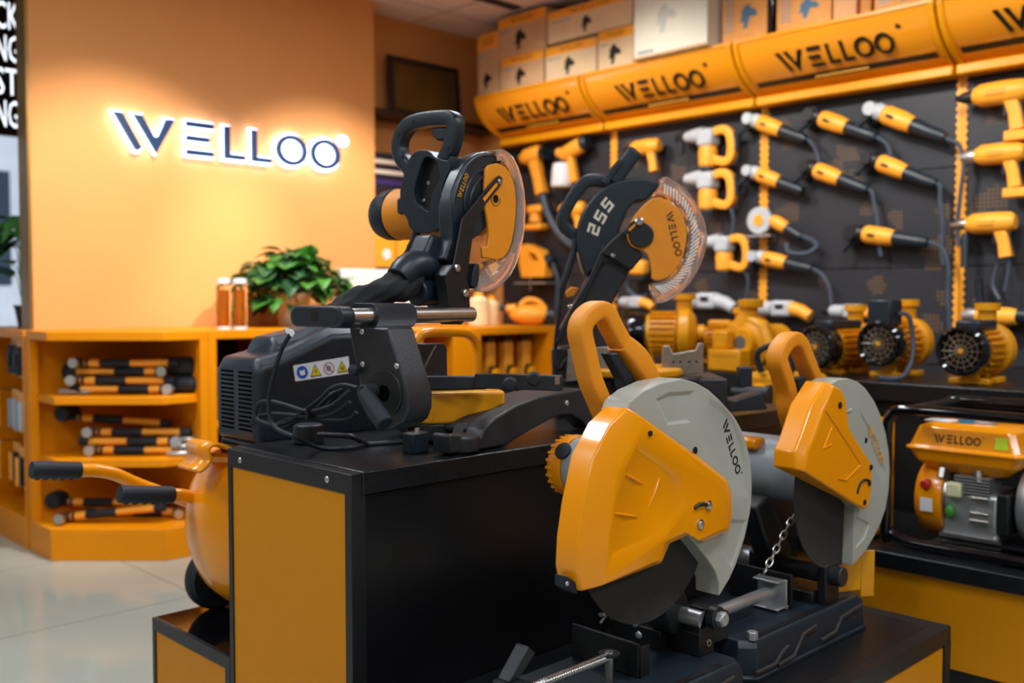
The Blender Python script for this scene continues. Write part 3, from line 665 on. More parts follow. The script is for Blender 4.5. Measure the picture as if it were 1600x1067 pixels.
    ug = MB().prism(Bp(up, bf), (0, .034, 0)).build('upper_guard', BLK_PL, t, bev=.006, seg=3)
    for rr_, w_ in ((gd([(200, 480), (185, 400), (205, 300), (250, 220), (300, 190), (330, 190)]), .0032), (gd([(225, 430), (228, 360), (255, 290), (300, 230)]), .0028), (gd([(118, 520), (117, 400), (150, 270), (210, 165), (290, 100), (370, 92)]), .002)):
        MB().tube(catmull(Bp(rr_, bf-.001), 5), w_, 8).build('guard_rib', BLK_PL, ug)
    p0, p1 = Bp(gd([(163, 372), (216, 218)]), bf-.0004); e = (p1-p0)/6.7
    word_on(ug, p0, e, Vector((-e.z, 0, e.x))*1.35, (0, -.0006, 0), INK_Y)
    # gear neck below the guard, with the hinge plates
    nk = Bp([(676, 365), (700, 372), (708, 412), (706, 440), (690, 442), (655, 428), (662, 400)], bf+.03)
    MB().prism(nk, (0, .05, 0)).build('arm', BLK_PL, t, bev=.008, seg=3)
    hp = Bp([(707.5, 414), (716, 412), (733.5, 448), (735.5, 487), (722, 507), (706, 507), (702.6, 478), (696, 430)], bf-.022)
    hi = MB().prism(hp, (0, .03, 0)).build('hinge_plate', BLK_MET, t, bev=.002)
    MB().prism(Bp([(700, 420), (708, 416), (718, 470), (714, 503), (700, 505), (694, 470)], bf+.03), (0, .05, 0)).build('hinge_cheek', BLK_MET, t, bev=.003)
    for px, py, r_ in ((714, 419, .0095), (727, 458.5, .0105)): screw(Bp([(px, py)], bf-.022)[0], (0, -1, 0), r_*.8, hi, STEEL, 'pivot_screw')
    dr = Bp([(650, 457), (704, 455)], bf+.045)
    MB().cyl(dr[0], dr[1], .027, n=32).build('torsion_drum', BLK_PL, t, bev=.003)
    MB().cyl(dr[1]+Vector((-.01, 0, -.0)), dr[1]+Vector((.012, 0, 0)), .03, n=32).build('drum_end', BLK_CAST, t, bev=.002)
    # link arm on the visible side
    la = gd([(120, 795), (150, 640), (175, 500), (240, 420), (300, 340), (395, 232), (415, 222), (433, 240), (432, 275), (330, 400), (262, 520), (244, 600), (205, 880), (212, 930)])
    LA = MB().prism(Bp(la, bf-.018), (0, .004, 0)).build('link_arm', BLK_MET, t, bev=.001)
    MB().prism(Bp(gd([(306, 372), (392, 268), (404, 282), (318, 390)]), bf-.0188), (0, .0012, 0)).build('link_slot', Y_PLAST, LA)
    c = Bp(gd([(412, 262)]), bf-.018)[0]; screw(c, (0, -1, 0), .006, LA, STEEL)
    # yellow lower guard face
    yg = gd([(325, 180), (345, 155), (400, 143), (450, 165), (480, 205), (500, 250), (515, 310), (521, 400), (518, 480), (508, 570), (490, 660), (470, 710), (445, 745), (420, 758), (395, 764), (305, 748), (303, 680), (340, 675), (346, 610), (345, 560), (330, 470), (318, 420), (320, 300)])
    YG = MB().prism(Bp(yg, bf-.010), (0, .007, 0)).build('lower_guard', Y_PLAST, t, bev=.002)
    c = Bp(gd([(387, 372)]), bf-.010)[0]
    MB().lathe([(.0085, 0), (.0085, -.001), (.007, -.001), (.007, 0)], c, (0, 1, 0), 24).build('guard_screw_ring', INK, YG)
    MB().tube([c+Vector((.0145*math.cos(R(a_)), -.0004, .0145*math.sin(R(a_)))) for a_ in range(-200, 20, 15)], .0008, 6).build('guard_crease', INK, YG)
    # clear guard: outer rim strip plus two thin faces
    oc = gd([(385, 65), (415, 58), (440, 60), (475, 80), (500, 110), (530, 170), (550, 230), (566, 310), (575, 400), (574, 480), (570, 560), (560, 630), (545, 700), (516, 790), (480, 860), (442, 905), (400, 940), (350, 960), (300, 968), (240, 955)])
    ic = gd([(400, 130), (420, 125), (440, 140), (465, 170), (485, 210), (505, 255), (520, 315), (527, 400), (524, 485), (514, 572), (497, 660), (478, 712), (452, 750), (425, 765), (400, 772), (372, 785), (345, 800), (318, 830), (295, 870), (270, 900)])
    O, I = Bp(oc, bf-.004), Bp(ic, bf-.004)
    cg = MB()
    for off in (0, .04):
        cg.loft([[p+Vector((0, off, 0)) for p in O], [p+Vector((0, off, 0)) for p in I]], cap=False, closed=False)
    cg.loft([O, [p+Vector((0, .04, 0)) for p in O]], cap=False, closed=False)
    CG = cg.build('clear_guard', GLASSY, t)
    so = CG.modifiers.new('thick', 'SOLIDIFY'); so.thickness = .0018; so.offset = 0
    mb = MB(); pr = Bp(gd([(285, 790), (262, 785), (245, 840), (232, 930), (250, 950), (275, 935), (285, 880)]), bf-.006); mb.prism(pr, (0, .046, 0)); mb.build('guard_foot', BLK_RUB, CG, bev=.003)
    for i in range(14):                              # moulded strengthening ribs of the clear guard
        pass
    MB().lathe([(.003, -.0012), (.04, -.0012), (.04, .0012), (.003, .0012)], Bp([(748, 338)], bf+.012)[0]+Vector((0, 0, 0)), (0, 1, 0), 64).build('saw_blade', STEEL, t)
    # --- handle block facing the rail end
    ah = .06; h1 = S((580, 160), 7.62); h2 = S((580, 270), 7.62)
    lp_ = h1([(480, 800), (425, 730), (375, 660), (345, 570), (350, 470), (385, 370), (450, 285), (545, 235), (680, 205), (820, 190), (950, 190), (1000, 235), (1000, 330), (985, 430), (955, 540), (905, 650), (860, 740)])
    H = MB().tube(catmull(A(lp_, ah+.012), 4), .0152, 16, rect=True).build('handle', BLK_PL, t, ang=75)
    outer = h1([(372, 930), (400, 790), (440, 690), (495, 612), (560, 572), (640, 566), (700, 590), (760, 650), (830, 680), (900, 690), (950, 640), (940, 780), (880, 920)])+h2([(850, 180), (832, 330), (828, 540), (800, 660), (700, 715), (600, 722), (490, 690), (440, 620), (428, 560), (360, 440), (342, 330), (345, 180)])
    hole2 = h1([(600, 720), (640, 655), (700, 650), (770, 700), (800, 790), (815, 880), (790, 980)])+h2([(745, 200), (705, 320), (680, 455), (600, 410), (530, 345), (508, 220), (535, 90), (575, -40), (590, -100)])
    H2 = A(hole2, ah-.012)
    HB = MB().holed(catmull(A(outer, ah-.012), 3, True), [catmull(H2, 3, True)], (.04, 0, 0)).build('handle_block', BLK_PL, t, bev=.009, seg=4)
    c = sum(H2, Vector())/len(H2)
    MB().prism([c+(p-c)*1.06+Vector((.018, 0, 0)) for p in H2], (.03, 0, 0)).build('handle_plate', BLK_MET, HB)
    ah -= .012
    tg = h1([(640, 300), (660, 370), (720, 445), (905, 425), (930, 330), (900, 280)])
    MB().prism([p+Vector((.014, 0, 0)) for p in A(tg, ah)], (.018, 0, 0)).build('trigger', BLK_RUB, H, bev=.004)
    for q_ in (h1([(613, 950)]), h1([(788, 918)]), h1([(745, 975)]), h2([(556, 322)]), h2([(708, 280)]), h2([(712, 335)])):
        screw(A(q_, ah)[0]+Vector((.0176, 0, 0)), (-1, 0, 0), .0042, HB, STEEL)
    for q_ in (h1([(490, 228), (315, 388), (365, 650), (992, 150), (905, 540)])): 
        c = A([q_], ah+.008)[0]; MB().cyl(c+Vector((.003, 0, 0)), c+Vector((-.0008, 0, 0)), .0035, n=14).build('screw_hole', INK, H)
    ah += .012
    # motor to the far side
    mo = A(h2([(250, 500)]), ah+.06)[0]; y_out = g.a(590, 335, ah+.06).y; y_in = -.005; mz = mo.z
    MB().lathe([(.052, 0), (.055, .01), (.056, abs(y_out-y_in)*.74), (.055, abs(y_out-y_in)*.8)], (ah+.07, y_in, mz), (0, 1, 0), 40).build('motor_housing', Y_PLAST, t, bev=.003)
    L = abs(y_out-y_in)
    MB().lathe([(.0555, L*.8), (.0565, L*.81), (.055, L*.9), (.048, L*.97), (.036, L), (.0001, L)], (ah+.07, y_in, mz), (0, 1, 0), 40).build('motor_cap', BLK_PL, t, bev=.003)
    MB().box((ah+.018, y_in+L*.52, mz+.012), (.02, .05, .035)).build('brush_cover', BLK_PL, t, bev=.006)
    # cord from the handle to the dust elbow
    cb = A([(652, 360), (646, 378), (633, 400), (618, 425)], ah)
    MB().tube(catmull(cb, 5), [.0085]*8+[.0065]*8, 12).build('cord_guard', BLK_RUB, t)
    # dust elbow and bag
    el = Bp([(697, 432), (678, 424), (655, 414), (636, 420), (622, 436)], .01)
    MB().tube(catmull(el, 5), [.02, .022, .024, .025, .026, .027, .028, .029, .03, .03, .03, .03, .03, .03, .029, .029, .028, .028, .027, .026, .025], 20).build('dust_elbow', BLK_PL, t, bev=.002)
    bp = Bp([(648, 442), (630, 444), (610, 452), (585, 462), (555, 470), (530, 478), (516, 484)], .012)
    mb = MB(); loops = []
    rw = [.022, .027, .030, .029, .025, .018, .008]; rh = [.028, .034, .032, .028, .025, .017, .005]
    cs = catmull(bp, 4); N = len(cs)
    for i, c in enumerate(cs):
        f = i/(N-1)*6; k = min(int(f), 5); fr = f-k
        ww = rw[k]*(1-fr)+rw[k+1]*fr; hh = rh[k]*(1-fr)+rh[k+1]*fr
        lp = []
        for j in range(28):
            q_ = 2*math.pi*j/28; wr = 1+.16*math.sin(3*q_+i*.55)*(.3+.7*min(1, i/6))+.07*math.sin(7*q_-i*.9)
            lp.append(c+Vector((hh*.3*math.sin(q_)*wr, ww*math.cos(q_)*wr, hh*math.sin(q_)*wr)))
        loops.append(lp)
    mb.loft(loops); mb.build('dust_bag', BLK_CLOTH, t, ang=60)
    c = Bp([(550, 452)], .03)[0]; MB().tube([c+Vector((.0, 0, -.02)), c], .0085, 12).build('bag_clip', BLK_RUB, t, bev=.002)
    # coiled mains cord lying behind the post
    def zz(pts, z): return [g.z(x, y, k) for (x, y), k in zip(pts, z)]
    fr = lambda pts, a: [g.a(x, y, a) for x, y in pts]
    cc = []
    k6 = S((340, 500), 5.08)
    wa = -.245
    c1 = fr(k6([(580, 110), (520, 210), (455, 390), (415, 560), (405, 700), (430, 820), (500, 880), (620, 930)]), wa)+[g.z(500, 700, .006), g.z(545, 700, .006), g.z(575, 692, .006)]
    c2 = fr(k6([(1050, 560), (960, 640), (880, 690), (720, 725), (560, 680), (420, 645), (330, 660), (300, 740), (330, 800), (480, 850)]), wa+.05)
    c3 = fr(k6([(1110, 540), (1000, 515), (900, 545), (820, 620), (700, 715), (500, 830), (330, 800), (270, 830), (300, 780), (420, 745), (600, 755), (820, 770), (960, 720), (1050, 650)]), wa+.06)
    c4 = fr(k6([(1100, 730), (1060, 780), (960, 800), (800, 790), (700, 765), (540, 850), (460, 840), (560, 790), (700, 740), (800, 690), (900, 600), (1000, 550)]), wa+.075)
    c5 = fr(k6([(640, 820), (600, 880), (590, 900)]), wa+.08)
    mb = MB()
    for c_ in (c1, c2, c3, c4): mb.tube(catmull(c_, 6), .0042, 8)
    cr = mb.build('mains_cord', BLK_RUB, t)
    lb = fr(k6([(530, 60), (590, 75), (610, 105), (590, 135), (545, 100)]), wa-.003); MB().prism(lb, (.001, 0, 0)).build('cord_tag', WHITE_P, cr)
    tie = fr(k6([(700, 690), (715, 690), (715, 790), (700, 790)]), wa+.04); MB().prism(tie, (.02, 0, 0)).build('cord_tie', INK, cr)
    pl = fr(k6([(780, 690), (860, 580), (920, 560), (900, 660), (860, 720)]), wa+.09); MB().prism(pl, (.02, 0, 0)).build('plug', BLK_RUB, cr, bev=.005)
    return t
# ---------------------------------------------------------------- second mitre saw, blade facing the lens
def face_saw():
    rz = R(-44.4); d0 = 2.50
    loc = (1.955, 1.60, .731); g = Rig(loc, rz)
    t = thing('mitre_saw', 'black mitre saw marked 255 with toothed clear guard, behind the nearest cut-off saw', 'mitre saw', loc, rz)
    Bp = lambda pts, b: [g.b(px, py, b) for px, py in pts]; k = S((860, 260), 4.85)
    bf = -.07
    up = k([(265, 830), (235, 750), (210, 650), (200, 560), (205, 480), (222, 410), (250, 340), (285, 285), (325, 232), (380, 180), (440, 138), (500, 112), (560, 95), (620, 87), (680, 85), (740, 88), (800, 102), (850, 130), (800, 185), (720, 260), (650, 265), (590, 320), (560, 400), (520, 480), (590, 560), (640, 640), (700, 680), (650, 740), (620, 790), (440, 720)])
    ug = MB().prism(Bp(up, bf), (0, .075, 0)).build('upper_guard', BLK_PL, t, bev=.006, seg=3)
    # number painted along the guard
    p0 = Bp(k([(360, 530)]), bf-.0004)[0]; p1 = Bp(k([(470, 290)]), bf-.0004)[0]
    e = (p1-p0); eu = Vector((-e.z, 0, e.x)).normalized(); L = e.length; en = e.normalized()
    mb = MB()
    for ch, f, rot in (('2', 0.0, 8), ('5', .37, -3), ('5', .74, -14)):
        rx = Matrix.Rotation(-R(rot), 3, 'Y'); ee, uu = rx @ en, rx @ eu
        o = p0+e*f
        w_, h_ = L*.27, .030
        mb.prism([o+ee*(x+.18*y)*w_+uu*y*h_ for x, y in SEG[ch][0]], (0, -.0006, 0))
    mb.build('painted_number', INK_W, ug)
    arm = k([(440, 560), (520, 500), (600, 560), (660, 660), (640, 740), (600, 800), (430, 1110), (330, 1330), (210, 1330), (60, 1250), (160, 1067), (300, 800)])
    MB().prism(Bp(arm, bf+.01), (0, .05, 0)).build('arm', BLK_CAST, t, bev=.006, seg=3)
    ed = k([(400, 600), (440, 590), (400, 720), (230, 1067), (90, 1330), (40, 1330), (165, 1067), (300, 830)])
    ae = MB().prism(Bp(ed, bf-.008), (0, .012, 0)).build('arm_edge_plate', BLK_MET, t, bev=.002)
    gp = k([(380, 660), (440, 580), (600, 440), (650, 400), (690, 420), (700, 450), (600, 520), (640, 600), (700, 660), (690, 700), (610, 790), (450, 690)])
    gb = MB().prism(Bp(gp, bf-.012), (0, .014, 0)).build('gear_cover', BLK_MET, t, bev=.004)
    screw(Bp(k([(474, 675)]), bf-.012)[0], (0, -1, 0), .005, gb, STEEL)
    screw(Bp(k([(148, 1062)]), bf-.008)[0], (0, -1, 0), .006, ae, STEEL)
    yg = k([(770, 240), (830, 235), (900, 265), (940, 292), (970, 320), (995, 360), (1014, 400), (1026, 450), (1032, 510), (1030, 560), (1022, 615), (1005, 680), (980, 735), (950, 780), (918, 815), (880, 845), (840, 860), (800, 866), (766, 850), (765, 780), (755, 720), (730, 660), (690, 632), (650, 622), (615, 605), (592, 570), (580, 520), (585, 470), (610, 420), (640, 370), (680, 320), (720, 280)])
    YG = MB().prism(Bp(yg, bf-.018), (0, .008, 0)).build('lower_guard', Y_PLAST, t, bev=.002)
    p0, p1 = Bp(k([(872, 350), (952, 690)]), bf-.0184); e = (p1-p0)/6.7
    word_on(YG, p0, e, Vector((-e.z, 0, e.x))*1.0, (0, -.0006, 0), INK, ring=False)
    c = Bp(k([(687, 522)]), bf-.018)[0]
    MB().lathe([(.0305, .002), (.0305, -.006), (.028, -.008), (.0001, -.008)], c, (0, 1, 0), 40).build('arbor_cap', BLK_MET, YG)
    MB().cyl(c+Vector((0, -.008, 0)), c+Vector((0, -.0088, 0)), .005, n=6).build('arbor_socket', INK, YG)
    lk = Bp(k([(585, 455), (600, 430), (665, 392), (690, 400), (706, 430), (690, 455), (650, 452), (575, 520), (545, 520)]), bf-.028); lo = MB().prism(lk, (0, .006, 0)).build('link_arm', BLK_MET, t, bev=.0015)
    MB().prism(Bp(k([(590, 475), (640, 432), (650, 446), (600, 492)]), bf-.0286), (0, .001, 0)).build('link_slot', Y_PLAST, lo)
    screw(Bp(k([(672, 418)]), bf-.028)[0], (0, -1, 0), .0105, lo, STEEL)
    oc = k([(850, 85), (875, 80), (900, 90), (940, 112), (980, 140), (1022, 178), (1060, 220), (1098, 272), (1130, 330), (1157, 390), (1175, 450), (1184, 505), (1185, 560), (1177, 620), (1160, 680), (1138, 742), (1110, 800), (1078, 852), (1040, 900), (998, 946), (950, 985), (905, 1012), (860, 1030), (825, 1036), (800, 1035)])
    ic = k([(790, 215), (830, 212), (865, 225), (905, 245), (945, 272), (980, 305), (1008, 345), (1028, 390), (1042, 440), (1048, 495), (1048, 545), (1044, 590), (1034, 640), (1020, 685), (1000, 725), (980, 765), (955, 800), (925, 830), (890, 858), (855, 875), (820, 882), (795, 884), (775, 884), (765, 900), (770, 930)])
    O, I = Bp(oc, bf-.012), Bp(ic, bf-.012)
    cg = MB()
    for off in (0, .05): cg.loft([[p+Vector((0, off, 0)) for p in O], [p+Vector((0, off, 0)) for p in I]], cap=False, closed=False)
    cg.loft([O, [p+Vector((0, .05, 0)) for p in O]], cap=False, closed=False)
    CG = cg.build('clear_guard', GLASSY, t); so = CG.modifiers.new('thick', 'SOLIDIFY'); so.thickness = .002; so.offset = 0
    CL = mat('frosted_rib', '#E9E6E0', .3, var=0); mb = MB()
    for i in range(1, 35):
        f = i/35*(len(oc)-4)+1; a_ = int(f); fr = f-a_; o_ = O[a_].lerp(O[a_+1], fr); i_ = I[a_].lerp(I[a_+1], fr)
        d_ = (o_-i_); tn = Vector((-d_.z, 0, d_.x)).normalized()*.0016
        q0, q1 = i_+d_*.12-tn*1.8, i_+d_*.62+tn*1.8
        mb.prism([q0-tn, q0+tn, q1+tn, q1-tn], (0, -.0025, 0))
    mb.build('guard_teeth', CL, CG)
    MB().tube(catmull([i_.lerp(o_, .93)+Vector((0, -.001, 0)) for i_, o_ in zip(I, O)], 3), .0022, 6).build('guard_bead', GLASSY, CG)
    MB().lathe([(.003, -.0012), (.03, -.0012), (.03, .0012), (.003, .0012)], Bp(k([(690, 530)]), bf+.014)[0], (0, 1, 0), 64).build('saw_blade', STEEL, t)
    # handles
    hp = Bp(k([(470, 150), (400, 115), (330, 108), (270, 118), (215, 170), (160, 250), (112, 340), (92, 400), (100, 450), (140, 490), (205, 530)]), bf+.04)
    hn = MB().tube(catmull(hp, 5), .0155, 16, rect=True).build('carry_handle', BLK_PL, t)
    hp = Bp([(957, 284), (968, 270), (985, 247), (994, 236)], bf+.03)
    h2 = MB().tube(catmull(hp, 4), [.019]*10+[.02, .019, .014], 16, rect=True).build('handle', BLK_PL, t)
    MB().tube(Bp([(945, 287), (958, 266), (970, 252)], bf+.01), .0085, 12, rect=True).build('trigger_guard', BLK_PL, h2)
    # cable and linkage on the left
    cb = Bp([(899, 372), (896, 395), (885, 430), (878, 452), (872, 500), (868, 545), (873, 575), (886, 560), (900, 552), (912, 570)], bf+.02)
    MB().tube(catmull(cb, 5), [.0085]*16+[.005]*30, 10).build('mains_cord', BLK_RUB, t)
    pk = Bp([(884, 456), (893, 448), (905, 450), (898, 462), (886, 465)], bf+.05)
    MB().prism(pk, (0, .02, 0)).build('lock_tab', Y_PLAST, t, bev=.002)
    # base: turntable, fences, table wings
    MB().lathe([(.11, .055), (.13, .06), (.13, .1), (.125, .104), (.0001, .104)], (.08, .02, 0), (0, 0, 1), 56).build('turntable', BLK_CAST, t, bev=.002)
    yb = MB(); c0 = g.z(1135, 600, .125); yb.lathe([(.125, .104), (.128, .11), (.128, .122), (.12, .126), (.0001, .126)], (c0.x-.128, .01, 0), (0, 0, 1), 48); yb.build('table_cover', Y_METAL, t, bev=.003)
    fr_ = Bp([(1036, 541), (1046, 540), (1052, 553), (1088, 547), (1092, 536), (1099, 536), (1100, 583), (1034, 588)], bf+.03)
    f1 = MB().prism(fr_, (0, .02, 0)).build('fence', ALU, t, bev=.0015)
    for px in (1052, 1063, 1077, 1088):
        c = Bp([(px, 565)], bf+.03)[0]; MB().cyl(c, c+Vector((0, -.0006, 0)), .003, n=14).build('fence_hole', INK, f1)
    MB().prism(Bp([(888, 546), (958, 541), (958, 588), (884, 597)], bf+.0), (0, .02, 0)).build('fence', ALU, t, bev=.0015)
    mb = MB(); mb.bx((-.16, -.05, .02), (.26, .16, .10)); mb.bx((-.16, -.05, 0), (-.12, .16, .03)); mb.bx((.2, -.05, 0), (.26, .16, .03)); mb.build('base_casting', BLK_CAST, t, bev=.006)
    mb = MB(); mb.prism(Bp([(862, 545), (893, 540), (905, 600), (905, 650), (866, 650)], bf+.03), (0, .06, 0)); mb.build('hinge_block', BLK_CAST, t, bev=.006)
    mb = MB(); mb.prism(Bp([(1060, 612), (1150, 625), (1190, 612), (1200, 640), (1060, 650)], bf+.05), (0, .08, 0)); mb.build('table_wing', BLK_CAST, t, bev=.004)
    c = Bp([(1163, 588)], bf+.06)[0]; MB().box(c, (.035, .03, .05)).build('side_stop', BLK_PL, t, bev=.004)
    return t
sliding_saw(); face_saw()
# ---------------------------------------------------------------- air compressor behind the plinth
def compressor():
    loc = (1.3, 2.01, .30); g = Rig(loc)
    t = thing('air_compressor', 'glossy yellow air compressor with black motor cover and two black handle grips', 'air compressor', loc)
    zc, r = .222, .183
    prof = [(.001, -.285), (.05, -.282), (.1, -.271), (.14, -.25), (.168, -.22), (.18, -.185), (r, -.15), (r, .3), (.16, .37), (.1, .41), (.001, .42)]
    tk = MB().lathe(prof, (0, 0, zc), (1, 0, 0), 56).build('tank', Y_GLOSS, t, ang=60)
    # bracket plate on the tank shoulder
    b = lambda pts, y: [g.b(x, y_, y) for x, y_ in pts]
    pt = catmull(b([(294, 733), (304, 726), (312, 714), (309, 703), (312, 694), (326, 691), (352, 700), (380, 704)], -.03), 5)
    rows = [[p+Vector((0, s, 0)) for p in pt] for s in (-.05, .05)]
    br = MB().loft(rows, cap=False, closed=False).build('motor_bracket', Y_GLOSS, tk); so = br.modifiers.new('thick', 'SOLIDIFY'); so.thickness = .007; so.offset = 0
    MB().lathe([(.07, 0), (.075, .012), (.07, .02)], (-.2, 0, zc+r-.03), (0, 0, 1), 32).build('bracket_collar', Y_GLOSS, tk)
    # handlebars and grips
    for y, P in ((.20, [(48, 734), (125, 735), (150, 735), (180, 741), (212, 755), (245, 767), (290, 782), (330, 800)]), (.06, [(186, 772), (270, 773), (285, 774), (300, 777), (315, 780), (330, 785)])):
        q = catmull(b(P, y), 6); nn = 7
        hb = MB().tube(q[5:], .0145, 14).build('handlebar', Y_GLOSS, t)
        p0, p1 = q[0], q[6]; d = (p1-p0).normalized()
        mb = MB(); prof = [(.008, 0), (.0175, .001), (.019, .006)]; L = (p1-p0).length
        mb.lathe(prof+[(.019, L-.004), (.018, L), (.0145, L)], p0, d, 24)
        for i in range(5): mb.ell(p0+d*(L*(.12+.17*i))+Vector((0, 0, -.0165)), (.007, .009, .006), 10, 6)
        mb.build('grip', BLK_RUB, hb)
    # wheels
    for y in (-.135, .135):
        pass
    wz = .075
    MB().lathe([(.03, -.02), (.066, -.022), (.074, -.012), (.075, 0), (.074, .012), (.066, .022), (.03, .02)], (-.18, .13, wz), (0, 1, 0), 40).build('wheel', BLK_RUB, t)
    MB().lathe([(.03, -.02), (.066, -.022), (.074, -.012), (.075, 0), (.074, .012), (.066, .022), (.03, .02)], (-.18, -.10, wz), (0, 1, 0), 40).build('wheel', BLK_RUB, t)
    MB().cyl((-.18, -.12, wz), (-.18, .15, wz), .01).build('axle', BLK_MET, t)
    MB().bx((.28, -.05, 0), (.33, .05, .06)).build('rubber_foot', BLK_RUB, t, bev=.006)
    # motor cover: loft along x
    ys, yb = 1.868-loc[1], 2.05-loc[1]
    def sec(x, z0, z1, y0, y1, c=.02): return [(x, y0, z0), (x, y0, z1-c), (x, y0+c*1.2, z1), (x, y1-c, z1), (x, y1, z1-c), (x, y1, z0)]
    xf = 1.076-loc[0]
    mb = MB()
    mb.loft([sec(xf, .425, .585, ys+.012, yb-.01), sec(xf+.012, .42, .602, ys, yb), sec(xf+.06, .42, .612, ys, yb), sec(xf+.12, .42, .635, ys, yb), sec(xf+.19, .42, .665, ys, yb), sec(xf+.36, .42, .668, ys, yb), sec(xf+.42, .42, .64, ys, yb), sec(xf+.44, .43, .6, ys+.02, yb-.02)])
    mc = mb.build('motor_cover', BLK_PL, t, bev=.008, seg=3)
    mb = MB(); mb.loft([sec(xf+.05, .59, .60, ys+.04, yb-.03, .01), sec(xf+.07, .59, .645, ys+.035, yb-.03, .02), sec(xf+.15, .6, .66, ys+.035, yb-.03, .02), sec(xf+.24, .6, .69, ys+.035, yb-.03, .02), sec(xf+.27, .6, .66, ys+.05, yb-.04, .01)]); mb.build('cover_dome', BLK_PL, mc, bev=.006)
    mb = MB(); wv = yb-ys-.03
    for i in range(14):
        z = .445+i*.0095
        for k in (0, 1): mb.bx((xf-.0008, ys+.022+k*wv*.5, z), (xf+.004, ys+.014+wv*(.42+.5*k), z+.0048))
    mb.build('cooling_slots', VOID, mc)
    mb = MB(); mb.bx((xf+.006, ys+.01, .385), (xf+.3, yb-.01, .42))
    mb.build('cover_skirt', BLK_PL, mc, bev=.004)
    mb = MB()
    for i in range(3): mb.bx((xf+.0052, ys+.02, .39+i*.009), (xf+.01, yb-.02, .394+i*.009))
    mb.build('skirt_slots', VOID, mc)
    # warning label on the side
    lb = b([(458, 571), (544.5, 556.5), (547, 583), (461.5, 596)], ys-.0006)
    o, ex, ey = lb[3], lb[2]-lb[3], lb[0]-lb[3]
    LB = MB().prism(lb, (0, .0004, 0)).build('warning_label', WHITE_P, mc)
    P = lambda x, y: o+ex*x+ey*y+Vector((0, -.0004, 0)); asp = ex.length/ey.length
    def disc(cx, cy, r_, n=28): return [P(cx+r_/asp*math.cos(2*math.pi*i/n), cy+r_*math.sin(2*math.pi*i/n)) for i in range(n)]
    BLUE = mat('sign_blue', '#1F56B5', .5, var=0); YEL = mat('sign_yellow', '#E3C81A', .5, var=0); RED = mat('sign_red', '#A84A42', .5, var=0)
    MB().prism(disc(.14, .5, .4), (0, -.0002, 0)).build('mandatory_sign', BLUE, LB)
    MB().prism([P(.095, .36), (P(.14, .3)), P(.185, .36), P(.185, .66), P(.14, .6), P(.095, .66)], (0, -.0005, 0)).build('manual_symbol', WHITE_P, LB)
    for cx in (.375, .865):
        MB().prism([P(cx-.105, .12), P(cx+.105, .12), P(cx, .9)], (0, -.0002, 0)).build('warning_triangle', INK, LB)
        MB().prism([P(cx-.085, .18), P(cx+.085, .18), P(cx, .8)], (0, -.0005, 0)).build('triangle_field', YEL, LB)
    MB().prism([P(.38, .62), P(.355, .42), P(.375, .42), P(.365, .24), P(.395, .46), P(.375, .46)], (0, -.0008, 0)).build('flash_symbol', INK, LB)
    mb = MB()
    for dx in (-.022, 0, .022): mb.prism([P(.865+dx-.006, .25), P(.865+dx+.006, .25), P(.865+dx+.01, .5), P(.865+dx-.002, .5)], (0, -.0008, 0))
    mb.build('heat_symbol', INK, LB)
    ring = disc(.62, .5, .4); inn = disc(.62, .5, .34); MB().holed(ring, [inn], (0, -.0002, 0)).build('prohibition_ring', RED, LB)
    MB().prism([P(.56, .73), P(.575, .77), P(.68, .27), P(.665, .23)], (0, -.0003, 0)).build('prohibition_bar', RED, LB)
    MB().prism(disc(.615, .5, .2, 12), (0, -.00012, 0)).build('tap_symbol', mat('sign_grey', '#8d8d8d', .5, var=0), LB)
    # carrying hoop at the far end
    hp = b([(648, 600), (648, 545), (655, 526), (672, 519), (715, 519), (735, 524), (745, 540), (746, 570), (746, 610)], -.09)
    MB().tube(catmull(hp, 5), .0125, 14).build('carrying_hoop', Y_GLOSS, t)
    return t
compressor()
